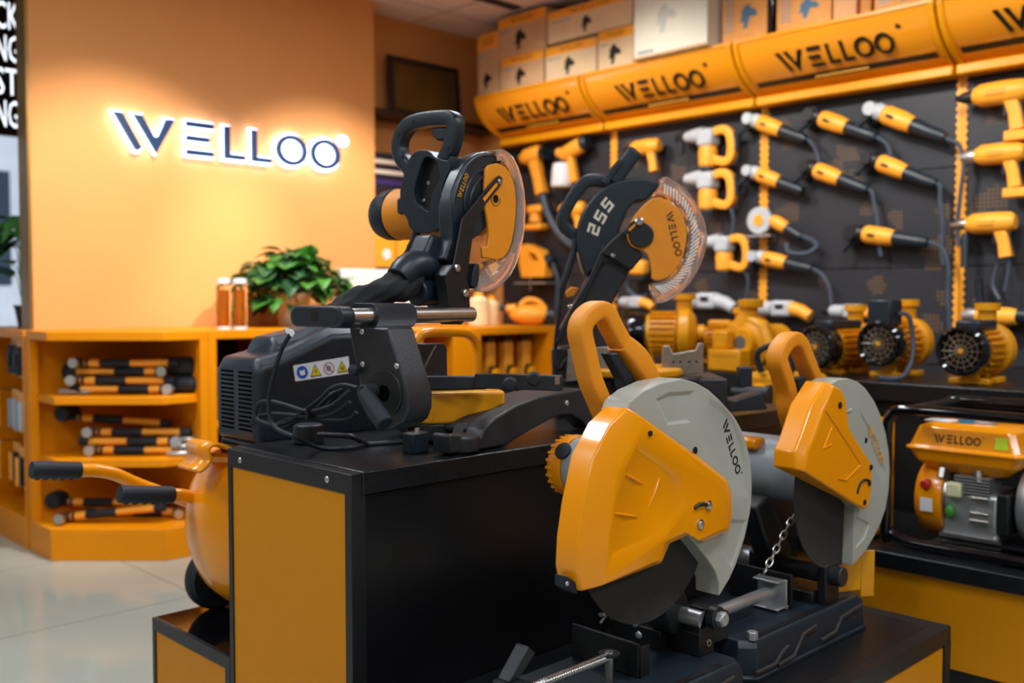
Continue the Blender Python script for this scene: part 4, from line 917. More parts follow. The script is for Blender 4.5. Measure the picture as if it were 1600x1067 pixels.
# ---------------------------------------------------------------- lit shop sign on the orange wall
def wall_sign():
    a, b = onY(171, 210, YW), onY(523, 250, YW)
    z0, z1 = onY(335, 248.5, YW).z, onY(335, 197, YW).z
    t = thing('illuminated_sign', 'large dark halo-lit shop sign lettering on the orange wall', 'sign', (a.x, YW, z0))
    hh = z1-z0; ux = (b.x-a.x)/6.55
    LED = mat('white_led_glow', '#F4F2FF', .5, var=0, emit='#B4C4FF', estr=9)
    FACE = mat('navy_letter_face', '#0B3358', .4, var=.05)
    pl = lambda y: (lambda x, z: Vector((x*ux, y, z*hh)))
    def grow(outer, k):
        c = [sum(p[i] for p in outer)/len(outer) for i in (0, 1)]; n = len(outer); out = []
        area = sum(outer[i][0]*outer[(i+1) % n][1]-outer[(i+1) % n][0]*outer[i][1] for i in range(n)); sg = 1 if area > 0 else -1
        for i in range(n):
            p, q, r_ = outer[i-1], outer[i], outer[(i+1) % n]
            d1 = Vector((q[0]-p[0], q[1]-p[1])).normalized(); d2 = Vector((r_[0]-q[0], r_[1]-q[1])).normalized()
            nm = (Vector((d1.y, -d1.x))+Vector((d2.y, -d2.x)))*sg
            nm = nm.normalized() if nm.length > .2 else Vector((d1.y, -d1.x))*sg
            out.append((q[0]+nm.x*k, q[1]+nm.y*k))
        return out
    for L in word_shapes():
        lt = glyph_mesh(L, pl(-.050), (0, .016, 0)).build('letter', FACE, t)
        mb = MB()
        for outer, holes in L:
            o2 = grow(outer, .05)
            mb.prism([pl(-.034)(*p) for p in o2], (0, .014, 0))
        mb.build('halo_plate', LED, lt)
    mb = MB(); mb.prism([pl(-.034)(*p) for p in arc(6.72, 1.03, .17, 0, 345, 23)], (0, .014, 0)); hl = mb.build('halo_plate', LED, t)
    MB().holed([pl(-.036)(*p) for p in arc(6.72, 1.03, .12, 0, 345, 15)], [[pl(-.036)(*p) for p in arc(6.72, 1.03, .10, 0, 345, 15)]], (0, .002, 0)).build('registered_mark', mat('pale_grey_mark', '#C9C9D2', .5), hl)
wall_sign()
# ---------------------------------------------------------------- orange counters
def corner_unit():
    A_, B_, Rr, Lf = (1.402, 4.016), (1.727, 3.70), (1.914, 3.70), (1.402, 4.25)
    o = (1.40, 3.70)
    poly = [(1.402, 4.25), A_, B_, Rr, (1.914, 4.27), (1.47, 4.27)]
    P = lambda z, ins=0: [((x-o[0]), (y-o[1]), z) for x, y in poly]
    t = thing('corner_cabinet', 'orange corner shelf unit with chamfered open shelves of hammers', 'cabinet', (o[0], o[1], 0))
    MB().prism(P(.865), (0, 0, .035)).build('worktop', Y_SHELF, t, bev=.002)
    for z in (.365, .612): 
        pz = [((x-o[0]), (y-o[1]), z) for x, y in [(1.43, 4.24), (1.43, 4.03), (1.735, 3.735), (1.90, 3.735), (1.90, 4.24)]]
        MB().prism(pz, (0, 0, .03)).build('shelf', Y_SHELF, t, bev=.0015)
    MB().prism(P(.0), (0, 0, .126)).build('base_board', Y_SHELF, t, bev=.003)
    for x, y in ((1.402, 4.215), (1.879, 3.70)):
        MB().bx((x-o[0], y-o[1], .126), (x-o[0]+.035, y-o[1]+.035, .865)).build('post', Y_SHELF, t, bev=.001)
    MB().bx((1.43-o[0], 4.245-o[1], .126), (1.91-o[0], 4.265-o[1], .865)).build('back_panel', Y_SHELF, t)
    MB().bx((1.895-o[0], 3.735-o[1], .126), (1.914-o[0], 4.245-o[1], .865)).build('side_panel', Y_SHELF, t)
corner_unit()
def long_counter(name, label, x0, x1, y0, y1, ztop, panels, axis='x'):
    t = thing(name, label, 'cabinet', (x0, y0, 0)); X, Y = x1-x0, y1-y0
    MB().bx((0, 0, ztop-.035), (X, Y, ztop)).build('worktop', Y_SHELF, t, bev=.002)
    MB().bx((0, 0, 0), (X, Y, .126)).build('base_board', Y_SHELF, t, bev=.002)
    if axis == 'x':
        MB().bx((0, Y-.02, .126), (X, Y, ztop-.035)).build('back_panel', BLK_MET, t)
        for a, b in panels: MB().bx((a-x0, 0, .126), (b-x0, Y-.02, ztop-.035)).build('divider', Y_SHELF, t, bev=.001)
        MB().bx((0, .03, .50), (X, Y-.02, .525)).build('shelf', Y_SHELF, t)
    else:
        MB().bx((X-.02, 0, .126), (X, Y, ztop-.035)).build('back_panel', Y_SHELF, t)
        for a, b in panels: MB().bx((0, a-y0, .126), (X-.02, b-y0, ztop-.035)).build('divider', Y_SHELF, t, bev=.001)
    return t
long_counter('wall_counter', 'orange counter with open shelves under the lit sign wall', 1.916, 2.9, 3.70, 4.27, .9, [(1.916, 1.95), (2.35, 2.385)])
long_counter('wall_counter', 'orange counter end by the tool wall holding yellow tool boxes', 2.902, 3.86, 3.60, 4.27, .885, [(2.902, 2.94), (3.13, 3.31), (3.80, 3.86)])
long_counter('window_counter', 'orange side counter hung with blister packs below the window', 1.40, 1.78, 4.272, 4.99, .9, [(4.272, 4.29), (4.95, 4.99)], 'y')
# ---------------------------------------------------------------- hammers on the corner shelves
RV = Vector((RT.x, RT.y, 0))
def hammer(label, loc, rz, kind, L=.29, tilt=0.0, flip=False):
    t = thing('hammer', label, 'hammer', loc, rz, 'hammers on the corner shelves'); t.scale = (1.3,)*3; t.rotation_euler = (0, tilt, rz)
    s = -1 if flip else 1
    X = lambda v: v*s
    MB().lathe([(.011, 0), (.0115, .02), (.0105, .11), (.011, .14)], (X(-.145+.0), 0, .0145), (s, 0, 0), 14).build('handle_end', Y_TOOL, t)
    MB().lathe([(.0115, 0), (.0135, .01), (.0135, .085), (.0125, .095)], (X(-.02), 0, .0145), (s, 0, 0), 14).build('grip', BLK_RUB, t)
    MB().lathe([(.0125, 0), (.0125, .05)], (X(.072), 0, .0145), (s, 0, 0), 14).build('collar', Y_TOOL, t)
    MB().lathe([(.008, 0), (.0135, .003), (.0125, .034)], (X(-.172), 0, .0145), (s, 0, 0), 14).build('end_cap', BLK_RUB, t)
    MB().lathe([(.0128, 0), (.0118, .035)], (X(.108), 0, .0145), (s, 0, 0), 14).build('neck', BLK_RUB, t)
    hx = X(.14)
    if kind == 'steel':
        mb = MB(); mb.cyl((hx, -.028, .016), (hx, .03, .016), .0125, n=16); mb.lathe([(.013, 0), (.0165, .006), (.0165, .02), (.015, .023)], (hx, -.026, .0175), (0, -1, 0), 22); mb.build('head', STEEL, t)
    elif kind == 'claw':
        mb = MB(); mb.lathe([(.012, 0), (.016, .008), (.016, .026)], (hx, -.012, .0175), (0, -1, 0), 18); mb.tube([(hx, -.01, .016), (hx, .03, .018), (X(.125), .07, .012)], [.013, .011, .004], 10); mb.build('head', ZINC, t)
    else:
        MB().lathe([(.022, 0), (.026, .006), (.026, .08), (.022, .086)], (hx+X(.02), .045, .0265), (0, -1, 0), 22).build('head', BLK_RUB, t)
    return t
azr = math.atan2(RV.y, RV.x)
def at_flat(px, py, d):                               # world point at a given distance along the lens axis
    r = ray(px, py); f = Vector((math.cos(TH), math.sin(TH), 0)); return EYE+r*(d/r.dot(f))
hs = [  # label, px, rowz, dist, kind, flip, tilt
 ('steel headed hammer on the top corner shelf, lowest of its stack', 196, .6435, 4.0, 'claw', False, 0),
 ('steel headed hammer second from the bottom on the top corner shelf', 188, .679, 4.0, 'claw', True, 0),
 ('steel headed hammer third from the bottom on the top corner shelf', 190, .7145, 4.02, 'steel', False, 0),
 ('round faced hammer uppermost in the stack on the top corner shelf', 195, .750, 4.0, 'steel', True, 0),
 ('steel headed hammer lowest on the middle corner shelf', 215, .3965, 4.0, 'claw', True, 0),
 ('steel headed hammer second up on the middle corner shelf', 208, .432, 4.0, 'claw', False, 0),
 ('steel headed hammer third up on the middle corner shelf', 212, .4675, 4.02, 'claw', True, 0),
 ('tilted black mallet lying on top of the middle shelf pile', 182, .512, 4.06, 'mallet', True, .07),
 ('round faced hammer lying askew in front on the bottom corner shelf', 170, .150, 3.96, 'steel', True, -.10),
 ('round faced hammer at the back of the bottom corner shelf', 215, .128, 4.07, 'steel', False, 0),
 ('black hammer uppermost on the bottom corner shelf', 165, .165, 4.09, 'mallet', True, 0)]
for lb, px, z, d, k, fl, ti in hs:
    p = at_flat(px, 600, d); hammer(lb, (p.x, p.y, z), azr, k, flip=fl, tilt=ti)
for lb, px, z, d in (('upper black rubber mallet at the right end of the top corner shelf', 280, .718, 4.05), ('lower black rubber mallet at the right end of the top corner shelf', 290, .6435, 4.05), ('black rubber mallet at the left end of the top corner shelf', 128, .69, 4.1), ('black mallet at the right end of the middle corner shelf', 280, .40, 4.1), ('black mallet half behind the compressor grip on the bottom shelf', 240, .175, 4.1)):
    p = at_flat(px, 600, d); t = thing('mallet_head', lb, 'mallet', (p.x, p.y, z), azr, 'black mallets on the corner shelves')
    MB().lathe([(.03, -.07), (.037, -.06), (.037, .06), (.03, .07)], (0, 0, .037), (1, 0, 0), 24).build('head', BLK_RUB, t)
    MB().cyl((0, .0, .037), (0, .12, .03), .012, n=12).build('handle', Y_TOOL, t)
# shiny chisels and spanners heaped beside the hammers
for i, (px, z, d) in enumerate([(285, .3965, 3.97), (292, .421, 4.0), (278, .446, 4.02), (118, .6435, 4.0)]):
    p = at_flat(px, 600, d); t = thing('pincers', ['bright pincers lowest right on the middle corner shelf', 'bright pincers second up right on the middle corner shelf', 'bright pincers topmost right on the middle corner shelf', 'bright pincers at the left end of the top corner shelf'][i], 'pincers', (p.x, p.y, z), azr, 'pincers on the corner shelves')
    mb = MB()
    for s in (-1, 1): mb.tube(catmull([(-.06, .012*s, .011), (-.02, .016*s, .011), (.02, .004*s, .011), (.04, .02*s, .011), (.06, .004*s, .011)], 4), .009, 8)
    mb.build('jaws', ZINC, t); MB().cyl((.022, 0, .0), (.022, 0, .021), .01, n=14).build('rivet', STEEL, t)
# blister packs hanging in the window counter
CLEARB = mat('pale_blister', '#B7BCC6', .15, var=.05)
names = ['top row', 'middle row', 'bottom row']
for r_, z in enumerate((.70, .47, .24)):
    for k in range(3):
        y = 4.36+k*.17
        t = thing('blister_pack', f"{['black handled tool', 'grey blade', 'yellow and black tool'][r_]} pack in the {names[r_]} of the side counter, {['nearest', 'middle', 'farthest'][k]} of three", 'tool pack', (1.42+.03*(k % 2), y, z), 0, 'packs hanging in the side counter')
        MB().bx((0, -.045, 0), (.003, .045, .17)).build('backing_card', Y_TOOL, t)
        MB().box((-.012, 0, .07), (.022, .06, .12)).build('blister', [BLK_RUB, CLEARB, BLK_RUB][r_], t, bev=.006)
        MB().box((-.026, 0, .07), (.008, .03, .12 if r_ else .06)).build('tool', [INK, GREY_M, Y_TOOL][r_], t, bev=.003)
        MB().cyl((.0, 0, .16), (.3, 0, .16), .003, n=8).build('hook', STEEL, t)
# ---------------------------------------------------------------- things standing on the counters
def bottle(px, label):
    p = onZ(px, 515, .9); t = thing('oil_bottle', label, 'bottle', (p.x, p.y, .9), 0, 'oil bottles beside the plant')
    MB().lathe([(.029, 0), (.03, .004), (.03, .014), (.0001, .014)], (0, 0, 0), (0, 0, 1), 28).build('base_ring', WHITE_P, t)
    MB().lathe([(.019, .014), (.0205, .02), (.0205, .165), (.0001, .168)], (0, 0, 0), (0, 0, 1), 24).build('orange_oil', mat('amber_oil', '#C96A12', .15, var=.08), t)
    MB().lathe([(.0285, .014), (.0285, .178), (.016, .19), (.016, .2)], (0, 0, 0), (0, 0, 1), 28).build('clear_shell', CLEAR, t)
    MB().lathe([(.017, .19), (.029, .192), (.029, .212), (.0001, .214)], (0, 0, 0), (0, 0, 1), 28).build('cap', WHITE_P, t)
bottle(350, 'clear bottle of amber oil with white cap, left of the pair by the plant'); bottle(375.5, 'clear bottle of amber oil with white cap, right of the pair by the plant')
LEAF = mat('pothos_leaf', '#3F7A28', .4, var=.35, scale=14); LEAF2 = mat('dark_leaf', '#1F4F2A', .4, var=.3, scale=10)
def leaf(mb, base, d, L, w, droop=.3):
    d = Vector(d).normalized(); side = d.cross(Vector((0, 0, 1)))
    side = side.normalized() if side.length > 1e-3 else Vector((1, 0, 0))
    up = side.cross(d); rows = []
    prof = [(0, .05), (.12, .75), (.3, 1.0), (.55, .82), (.8, .42), (1, .02)]
    for f, k in prof:
        c = Vector(base)+d*L*f-Vector((0, 0, 1))*droop*L*f*f
        rows.append([c-side*w*k+up*w*k*.25, c-up*.0, c+side*w*k+up*w*k*.25])
    vs = [[mb.V(q) for q in r_] for r_ in rows]
    for a, b in zip(vs, vs[1:]):
        for i in (0, 1): mb.face([a[i], a[i+1], b[i+1], b[i]])
def plant(label, loc, potr, poth, n, spread, hgt, Lr, seed, m1, potm, wide=.5):
    rnd = random.Random(seed); t = thing('potted_plant', label, 'plant', loc)
    MB().lathe([(potr*.72, 0), (potr*.74, .004), (potr, poth), (potr*1.03, poth), (potr*1.03, poth-.012), (potr*.92, poth-.012), (.0001, poth-.02)], (0, 0, 0), (0, 0, 1), 32).build('pot', potm, t)
    lv, lv2, st = MB(), MB(), MB()
    for i in range(n):
        a = rnd.uniform(0, 2*math.pi); e = rnd.uniform(0, 1)**.7; rr = spread*e
        p0 = Vector((math.cos(a)*potr*.4, math.sin(a)*potr*.4, poth-.02)); h = hgt*(1-.75*e*e)*rnd.uniform(.6, 1)
        p2 = Vector((math.cos(a)*rr, math.sin(a)*rr, poth+h-(.12*e if rnd.random() < .35 else 0)))
        pm = (p0+p2)/2+Vector((0, 0, h*.35))
        st.tube(catmull([p0, pm, p2], 3), .0022, 5)
        L = Lr*rnd.uniform(.7, 1.15); d = Vector((math.cos(a+rnd.uniform(-.9, .9)), math.sin(a+rnd.uniform(-.9, .9)), rnd.uniform(-.5, .5)))
        leaf(lv if rnd.random() < .6 else lv2, p2, d, L, L*wide, rnd.uniform(.1, .6))
    st.build('stems', mat('stem_green', '#4C7A34', .5) if 'stem_green' not in bpy.data.materials else bpy.data.materials['stem_green'], t)
    for mb, m in ((lv, m1), (lv2, LEAF2)):
        o = mb.build('leaves', m, t, ang=80); o['kind'] = 'stuff'
        so = o.modifiers.new('thick', 'SOLIDIFY'); so.thickness = .0008
p = onY(458, 480, 3.98)
plant('bushy green trailing plant in a pale pot on the orange counter', (p.x, 3.98, .9), .082, .155, 230, .225, .2, .1, 3, LEAF, mat('pale_pot', '#D8CDB4', .5))
p = onZ(4, 514, .9)
plant('broad leaved plant on the side counter by the window', (1.56, 4.68, .9), .06, .1, 32, .11, .5, .2, 9, LEAF, mat('dark_pot', '#2C2A28', .5), .26)
# white board, cream cartons behind the mitre saw
a, b = onY(533, 460, 3.95), onY(672, 460, 3.95); zt = onY(590, 420, 3.95).z
t = MB().bx((0, 0, 0), (b.x-a.x, .05, zt-.9)).build('white_board', mat('white_board', '#DCE4DE', .5, var=.02), bev=.004, loc=(a.x+.05, 4.02, .9))
tag(t, 'plain white board standing on the counter right of the plant', 'board')
for px, w_, top, lb in ((748, .055, 455, 'cream bottle on the counter just left of the narrow one'), (768, .04, 462, 'narrow cream bottle on the counter nearest the tool wall')):
    q = onY(px, 500, 3.82); zz = onY(px, top, 3.82).z-.885
    t = thing('cream_bottle', lb, 'bottle', (q.x, 3.82, .885))
    MB().lathe([(w_*.9, 0), (w_, .006), (w_, zz*.75), (w_*.4, zz*.86), (.0001, zz*.86)], (0, 0, 0), (0, 0, 1), 24).build('body', mat('cream_plastic', '#E3C79A', .5) if 'cream_plastic' not in bpy.data.materials else bpy.data.materials['cream_plastic'], t)
    MB().cyl((0, 0, zz*.86), (0, 0, zz), w_*.42, n=20).build('cap', Y_TOOL, t)
# yellow tool packs inside the end counter
for i, px in enumerate((700, 762, 790, 818)):
    q = onY(px, 560, 3.72)
    if i == 0: continue
    t = thing('work_lamp', f"yellow lantern-like tool pack in the end counter, {['', 'left', 'middle', 'right'][i]} of the row of three", 'tool pack', (q.x, 3.72, .526), 0, 'yellow packs in the end counter')
    MB().box((0, 0, .18), (.062, .06, .2)).build('body', Y_TOOL, t, bev=.008)
    MB().box((0, -.002, .30), (.056, .056, .045)).build('clear_top', mat('smoky_top', '#4A3A30', .2) if 'smoky_top' not in bpy.data.materials else bpy.data.materials['smoky_top'], t, bev=.01)
    MB().lathe([(.03, 0), (.03, .03), (.022, .034), (.0001, .034)], (.012, -.03, .115), (.25, -1, 0), 22).build('round_front', Y_METAL, t)
    MB().lathe([(.034, -.004), (.034, .008)], (.004, -.03, .125), (.25, -1, 0), 22).build('dark_ring', INK, t)
    MB().lathe([(.009, 0), (.009, .004), (.0001, .004)], (.022, -.064, .113), (.25, -1, 0), 14).build('steel_nose', ZINC, t)
    MB().bx((-.028, -.028, .0), (.028, .028, .085)).build('foot', BLK_RUB, t, bev=.005)
for px, py, zz, lb, m_ in ((352, 535, .835, 'dark flat tray on the top shelf of the counter beside the corner unit', BLK_MET),):
    pass
for i, (x, z, m_) in enumerate([(2.02, .526, BLK_RUB), (2.2, .526, Y_TOOL), (2.5, .526, BLK_RUB), (2.1, .127, BLK_RUB), (2.28, .127, Y_TOOL)]):
    t = thing('tool_case', ['black tool case beside the corner unit, mid shelf', 'orange tool case second along the counter mid shelf', 'black tool case farther along the counter mid shelf', 'black tool case beside the corner unit, bottom shelf', 'orange tool case second along the counter bottom shelf'][i], 'tool case', (x, 3.85, z), 0, 'tool cases in the sign wall counter')
    MB().box((0, 0, .11), (.14, .2, .22)).build('case', m_, t, bev=.012); MB().tube(catmull([(-.035, 0, .22), (-.03, 0, .25), (.03, 0, .25), (.035, 0, .22)], 4), .006, 8).build('handle', INK, t)
# ---------------------------------------------------------------- recess shelves, plaque and packs
zs = [2.05, 1.62, 1.20]
for i, z in enumerate(zs):
    t = MB().bx((3.195, YW+.03, z-.035), (4.14, YR-.002, z)).build('wall_shelf', WOOD_D, bev=.002)
    tag(t, ['dark wall shelf in the recess carrying the framed plaque', 'dark middle wall shelf in the recess with printed pack', 'dark lowest wall shelf in the recess with yellow cartons'][i], 'shelf', 'dark recess shelves')
c = [onY(x, y, 4.40) for x, y in ((609, 82), (717, 104), (722, 190), (612, 173))]
t = thing('framed_plaque', 'dark framed award plaque leaning on the top recess shelf', 'plaque', (c[3].x, 4.40, zs[0]))
w_ = c[2].x-c[3].x; h_ = c[0].z-zs[0]
MB().holed([(0, 0, 0), (w_, 0, 0), (w_, .03, h_), (0, .03, h_)], [[(.035, .003, .035), (w_-.035, .003, .035), (w_-.035, .027, h_-.035), (.035, .027, h_-.035)]], (0, .02, 0)).build('frame', WOOD_D, t, bev=.003)
MB().prism([(.02, .012, .02), (w_-.02, .012, .02), (w_-.02, .034, h_-.02), (.02, .034, h_-.02)], (0, .004, 0)).build('plaque', mat('old_brass_plate', '#6E5526', .45, .5, var=.2, scale=6), t)
x = c[3].x
t = thing('printed_pack', 'dark printed pack with pale lettering bands on the middle recess shelf', 'pack', (3.2, 4.36, zs[1]))
MB().bx((0, 0, 0), (.26, .09, .2)).build('pack', mat('navy_card', '#1E1826', .5), t, bev=.002)
for z, m_ in ((.14, INK_W), (.085, INK_W), (.03, mat('violet_card', '#3A2A6A', .5))): MB().bx((.02, -.002, z), (.235, .0, z+.022)).build('print_band', m_, t)
for i, (x, w_) in enumerate(((3.2, .16), (3.375, .17), (3.56, .16), (3.74, .15))):
    t = thing('yellow_carton', ['yellow carton at the left end of the lowest recess shelf', 'yellow carton second along the lowest recess shelf', 'yellow carton third along the lowest recess shelf', 'yellow carton last along the lowest recess shelf'][i], 'carton', (x, 4.345, zs[2]), 0, 'yellow cartons on the lowest recess shelf')
    MB().bx((0, 0, 0), (w_, .13, .17+.015*(i % 2))).build('carton', Y_TOOL, t, bev=.002)
    MB().lathe([(.028, 0), (.028, .003), (.0001, .003)], (w_*.62, 0, .07), (0, -1, 0), 24).build('round_label', WHITE_P, t)
t = MB().bx((0, 0, 0), (.3, .02, .19)).build('small_frame', WOOD_D, bev=.004, loc=(3.78, 4.40, zs[1])); tag(t, 'small brown frame on the middle recess shelf by the corner', 'frame')
# ---------------------------------------------------------------- black lettered light panel in the window
t = thing('led_panel', 'black lit panel with white capital lettering in the left window', 'sign', (1.1, 4.93, 1.78))
MB().bx((0, 0, 0), (.545, .04, .79)).build('panel', BLK_GLOSS, t)
GL = mat('white_lit_text', '#FFFFFF', .5, var=0, emit='#EAF3FF', estr=1.6)
for s, y0, y1 in (('CK', 4, 48), ('NG', 56, 98), ('ST', 107, 150), ('NG', 157, 200)):
    a, b = onY(28, y1, 4.925), onY(28, y0, 4.925); h = b.z-a.z
    o = text_mesh('lettering', s, h/.72, GL, t, Matrix.Translation((0, 0, 0)), .001, .0)
    xs = [v.co.x for v in o.data.vertices]; wd = max(xs)-min(xs); sx = .10/wd
    o.matrix_local = Matrix.Translation((a.x-1.1-wd*sx, -.003, a.z-1.78)) @ Matrix.Rotation(R(90), 4, 'X') @ Matrix.Diagonal((sx, 1, 1, 1))
# ---------------------------------------------------------------- tool wall: perforated boards, uprights, headers
XP = 4.085
ST = [k*4.10 for k in (.8283, .6081, .3898, .1715)]  # uprights along the wall
PEG = peg_mat()
edges = [4.26]+ST+[-.2]
for i in range(5):
    t = thing('perforated_board', f"dark perforated tool board, {['the one by the corner', 'second from the corner', 'third from the corner', 'fourth from the corner', 'fifth from the corner'][i]}", 'tool board', (XP, edges[i+1]+.012, .76), 0, 'perforated tool boards')
    wd = edges[i]-edges[i+1]-.024
    for k in range(3): MB().bx((0, 0, k*.4+.002), (.02, wd, k*.4+.398)).build('board', PEG, t)
for i, y in enumerate(ST):
    t = thing('slotted_upright', f"yellow scalloped upright strip, {['first', 'second', 'third', 'fourth'][i]} from the room corner", 'upright', (XP-.006, y, .76), 0, 'slotted uprights of the tool wall')
    pts = []; N = 38; hgt = 1.17
    for s in (1, -1):
        rng = range(N*4+1) if s == 1 else range(N*4, -1, -1)
        for k in rng:
            z = hgt*k/(N*4); pts.append((0, s*(.0175+.0055*(1 if k % 4 in (1, 2) else -.3)), z))
    MB().prism(pts, (.01, 0, 0)).build('strip', Y_TOOL, t)
    mb = MB()
    mb.bx((-.0012, -.003, .01), (.0, .003, hgt-.01)); mb.build('groove', INK_Y, t)
P0, P1, P2 = Vector((3.807, 2.154)), Vector((3.8355, 2.0055)), Vector((4.05, 1.947))
def prof(s): return P0*(1-s)**2+P1*2*s*(1-s)+P2*s*s
def pnorm(s):
    d = ((P1-P0)*2*(1-s)+(P2-P1)*2*s).normalized(); return Vector((d.y, -d.x)) if d.y < 0 and -d.x < 0 or True else d
def surf(y, s, off): 
    d = ((P1-P0)*2*(1-s)+(P2-P1)*2*s).normalized(); n = Vector((d.y, -d.x)); n = n if n.x < 0 else -n
    q = prof(s)+n*off; return Vector((q.x, y, q.y))
BAN = mat('orange_header_sheet', '#E8951C', .22, var=.02, scale=3, coat=.4)
hy = [4.19]+ST[:3]+[ST[3]]
for i in range(4):
    ya, yb = hy[i]-.006, hy[i+1]+.006               # left, right seen from the room
    t = thing('header_sign', f"curved orange header sign with the shop name, {['first, by the corner', 'second from the corner', 'third from the corner', 'nearest, cut by the frame'][i]}", 'header sign', (0, 0, 0), 0, 'curved header signs over the tool wall')
    o = Vector((P2.x, yb, P2.y)); t.location = o
    N = 14
    front = [[surf(y, k/N, 0)-o for k in range(N+1)] for y in (ya-.022, yb+.022)]
    back = [[Vector((4.07, y, 2.154))-o] for y in (ya-.022, yb+.022)]
    MB().loft([f+b for f, b in zip(front, back)]).build('face', BAN, t)
    for y in (ya, yb):
        s = -1 if y == ya else 1
        rows = []
        for yy in (y, y+s*.022): rows.append([surf(yy, k/N, .012)-o for k in range(N+1)]+[Vector((4.085, yy, 1.93))-o, Vector((4.085, yy, 2.166))-o])
        MB().loft(rows).build('end_rib', Y_METAL, t, bev=.002)
    MB().bx(Vector((3.99, yb, 1.905))-o, Vector((4.075, ya, 1.946))-o).build('lower_rail', Y_METAL, t, bev=.008)
    MB().bx(Vector((3.802, yb, 2.150))-o, Vector((4.075, ya, 2.166))-o).build('top_board', Y_METAL, t, bev=.002)
    mb = MB(); n = 3
    mb.loft([[surf(y, s, off)-o for s, off in ((.68, .0015), (.73, .002), (.78, .0015), (.78, -.004), (.68, -.004))] for y in (ya-.04, yb+.04)]); mb.build('black_stripe', INK, t)
    # lettering laid onto the curved face
    W = ya-yb; L = .515; y0 = (ya+yb)/2+L/2-.01; sB, sT = .55, .25
    mb = MB(); pl = lambda x, v: surf(y0-x*L/WORD_W, sB+(sT-sB)*v, .009)-o
    for G in word_shapes():
        for outer, holes in G:
            if holes: mb.holed([pl(*p) for p in outer], [[pl(*p) for p in h] for h in holes], (.008, 0, 0))
            else: mb.prism([pl(*p) for p in outer], (.008, 0, 0))
    mb.holed([pl(*p) for p in arc(6.95, 1.15, .1, 0, 330, 11)], [[pl(*p) for p in arc(6.95, 1.15, .06, 0, 330, 11)]], (.008, 0, 0))
    mb.build('brand_lettering', INK, t)
    mb = MB(); mb.bx(surf((ya+yb)/2+.12, .73, .003)-o-Vector((.0006, 0, .004)), surf((ya+yb)/2-.12, .73, .003)-o+Vector((.0006, 0, .004)))
    mb.build('small_print_line', INK_Y, t)
# ---------------------------------------------------------------- cartons stacked on the headers
SIL = [(0, .3), (.12, .5), (.1, .72), (.3, .95), (.55, 1), (.62, .8), (.85, .75), (1, .5), (.8, .42), (.6, .5), (.5, .3), (.42, 0), (.2, .02), (.25, .3)]
def carton(label, x0, y_l, y_r, z0, h, depth, m, style, g):
    t = thing('carton', label, 'carton', (x0, y_r, z0), 0, g); W = y_l-y_r
    body = MB().bx((0, 0, 0), (depth, W, h)).build('box', m, t, bev=.002)
    lx = -.0008
    if style == 'tool':
        MB().bx((lx, .002, h*.74), (0, W-.002, h-.002)).build('colour_band', Y_TOOL, body)
        s = min(W, h)*.42; oy = W*.52; oz = h*.12
        MB().prism([(lx, oy-(x-.5)*s, oz+z*s*1.2) for x, z in SIL], (.0008, 0, 0)).build('tool_picture', INK, body)
        word_on(body, (lx, W*.72, h*.82), (0, -W*.07, 0), (0, 0, h*.1), (.0006, 0, 0), INK, ring=False)
        MB().bx((lx, W*.7, h*.62), (0, W*.95, h*.66)).build('print_line', GREY_M, body)
    elif style == 'white':
        mb = MB(); 
        for f in (.08, .5, .9): pass
        MB().bx((lx, W*.72, h*.06), (0, W*.95, h*.1)).build('print_line', GREY_M, body)
        MB().bx((lx, W*.55, h*.9), (0, W*.95, h*.93)).build('print_line', GREY_M, body)
        MB().prism([(lx, W*.55-(x-.5)*W*.3, h*.3+z*h*.4) for x, z in SIL], (.0008, 0, 0)).build('tool_picture', mat('faint_print', '#BFC3BA', .8) if 'faint_print' not in bpy.data.materials else bpy.data.materials['faint_print'], body)
        MB().bx((lx, .0, 0), (0.0, W, h*.035)).build('base_band', KRAFT, body)
    elif style == 'tall':
        mb = MB()
        for k in range(9): mb.bx((lx, W*.72, h*(.2+.075*k)), (0, W*.93, h*(.23+.075*k)))
        mb.build('print_lines', GREY_M, body)
        MB().prism([(lx, W*.4-(x-.5)*W*.4, h*.2+z*h*.35) for x, z in SIL], (.0008, 0, 0)).build('tool_picture', mat('blue_grey_print', '#4F7390', .6) if 'blue_grey_print' not in bpy.data.materials else bpy.data.materials['blue_grey_print'], body)
    return t
def cx(px, py, X): return onX(px, py, X)
XB = 3.84; zt = 2.167
def row(px0, px1, pyt, label, style, m, X=XB, z0=zt, g='cartons stacked on the header signs', depth=.22):
    a, b = cx(px0, 100, X), cx(px1, 100, X); top = cx((px0+px1)/2, pyt, X).z
    return carton(label, X, a.y-.002, b.y+.002, z0, max(.06, min(top, CZ-.012)-z0), depth, m, style, g)
row(746, 779, 52, 'narrow tan carton standing in the corner at the end of the stack', 'tool', KRAFT)
z2 = cx(816, 84, XB).z
row(781, 850, 84, 'kraft tool carton in the lower row, nearest the corner', 'tool', KRAFT)
row(778, 853, 20, 'kraft tool carton in the upper row, nearest the corner', 'tool', KRAFT, z0=cx(816, 84, XB).z+.002)
row(852, 932, 66, 'pale kraft tool carton second in the lower row', 'tool', KRAFT_P)
row(855, 988, 2, 'wide kraft tool carton second in the upper row', 'tool', KRAFT_P, z0=cx(900, 62, XB).z+.012)
row(934, 990, 44, 'small pale tool carton left of the large white carton', 'tool', KRAFT_P)
row(990, 1105, -30, 'large white carton with faint print overhanging the header', 'white', mat('white_carton', '#DAD9C8', .7, var=.02), X=3.77, depth=.28)
row(1127, 1198, -40, 'tall orange carton right of the large white carton', 'tall', mat('orange_carton', '#DE9A52', .7), X=3.86)
row(1212, 1298, -40, 'tall orange carton with grey print lines above the third header', 'tall', bpy.data.materials['orange_carton'], X=3.86)
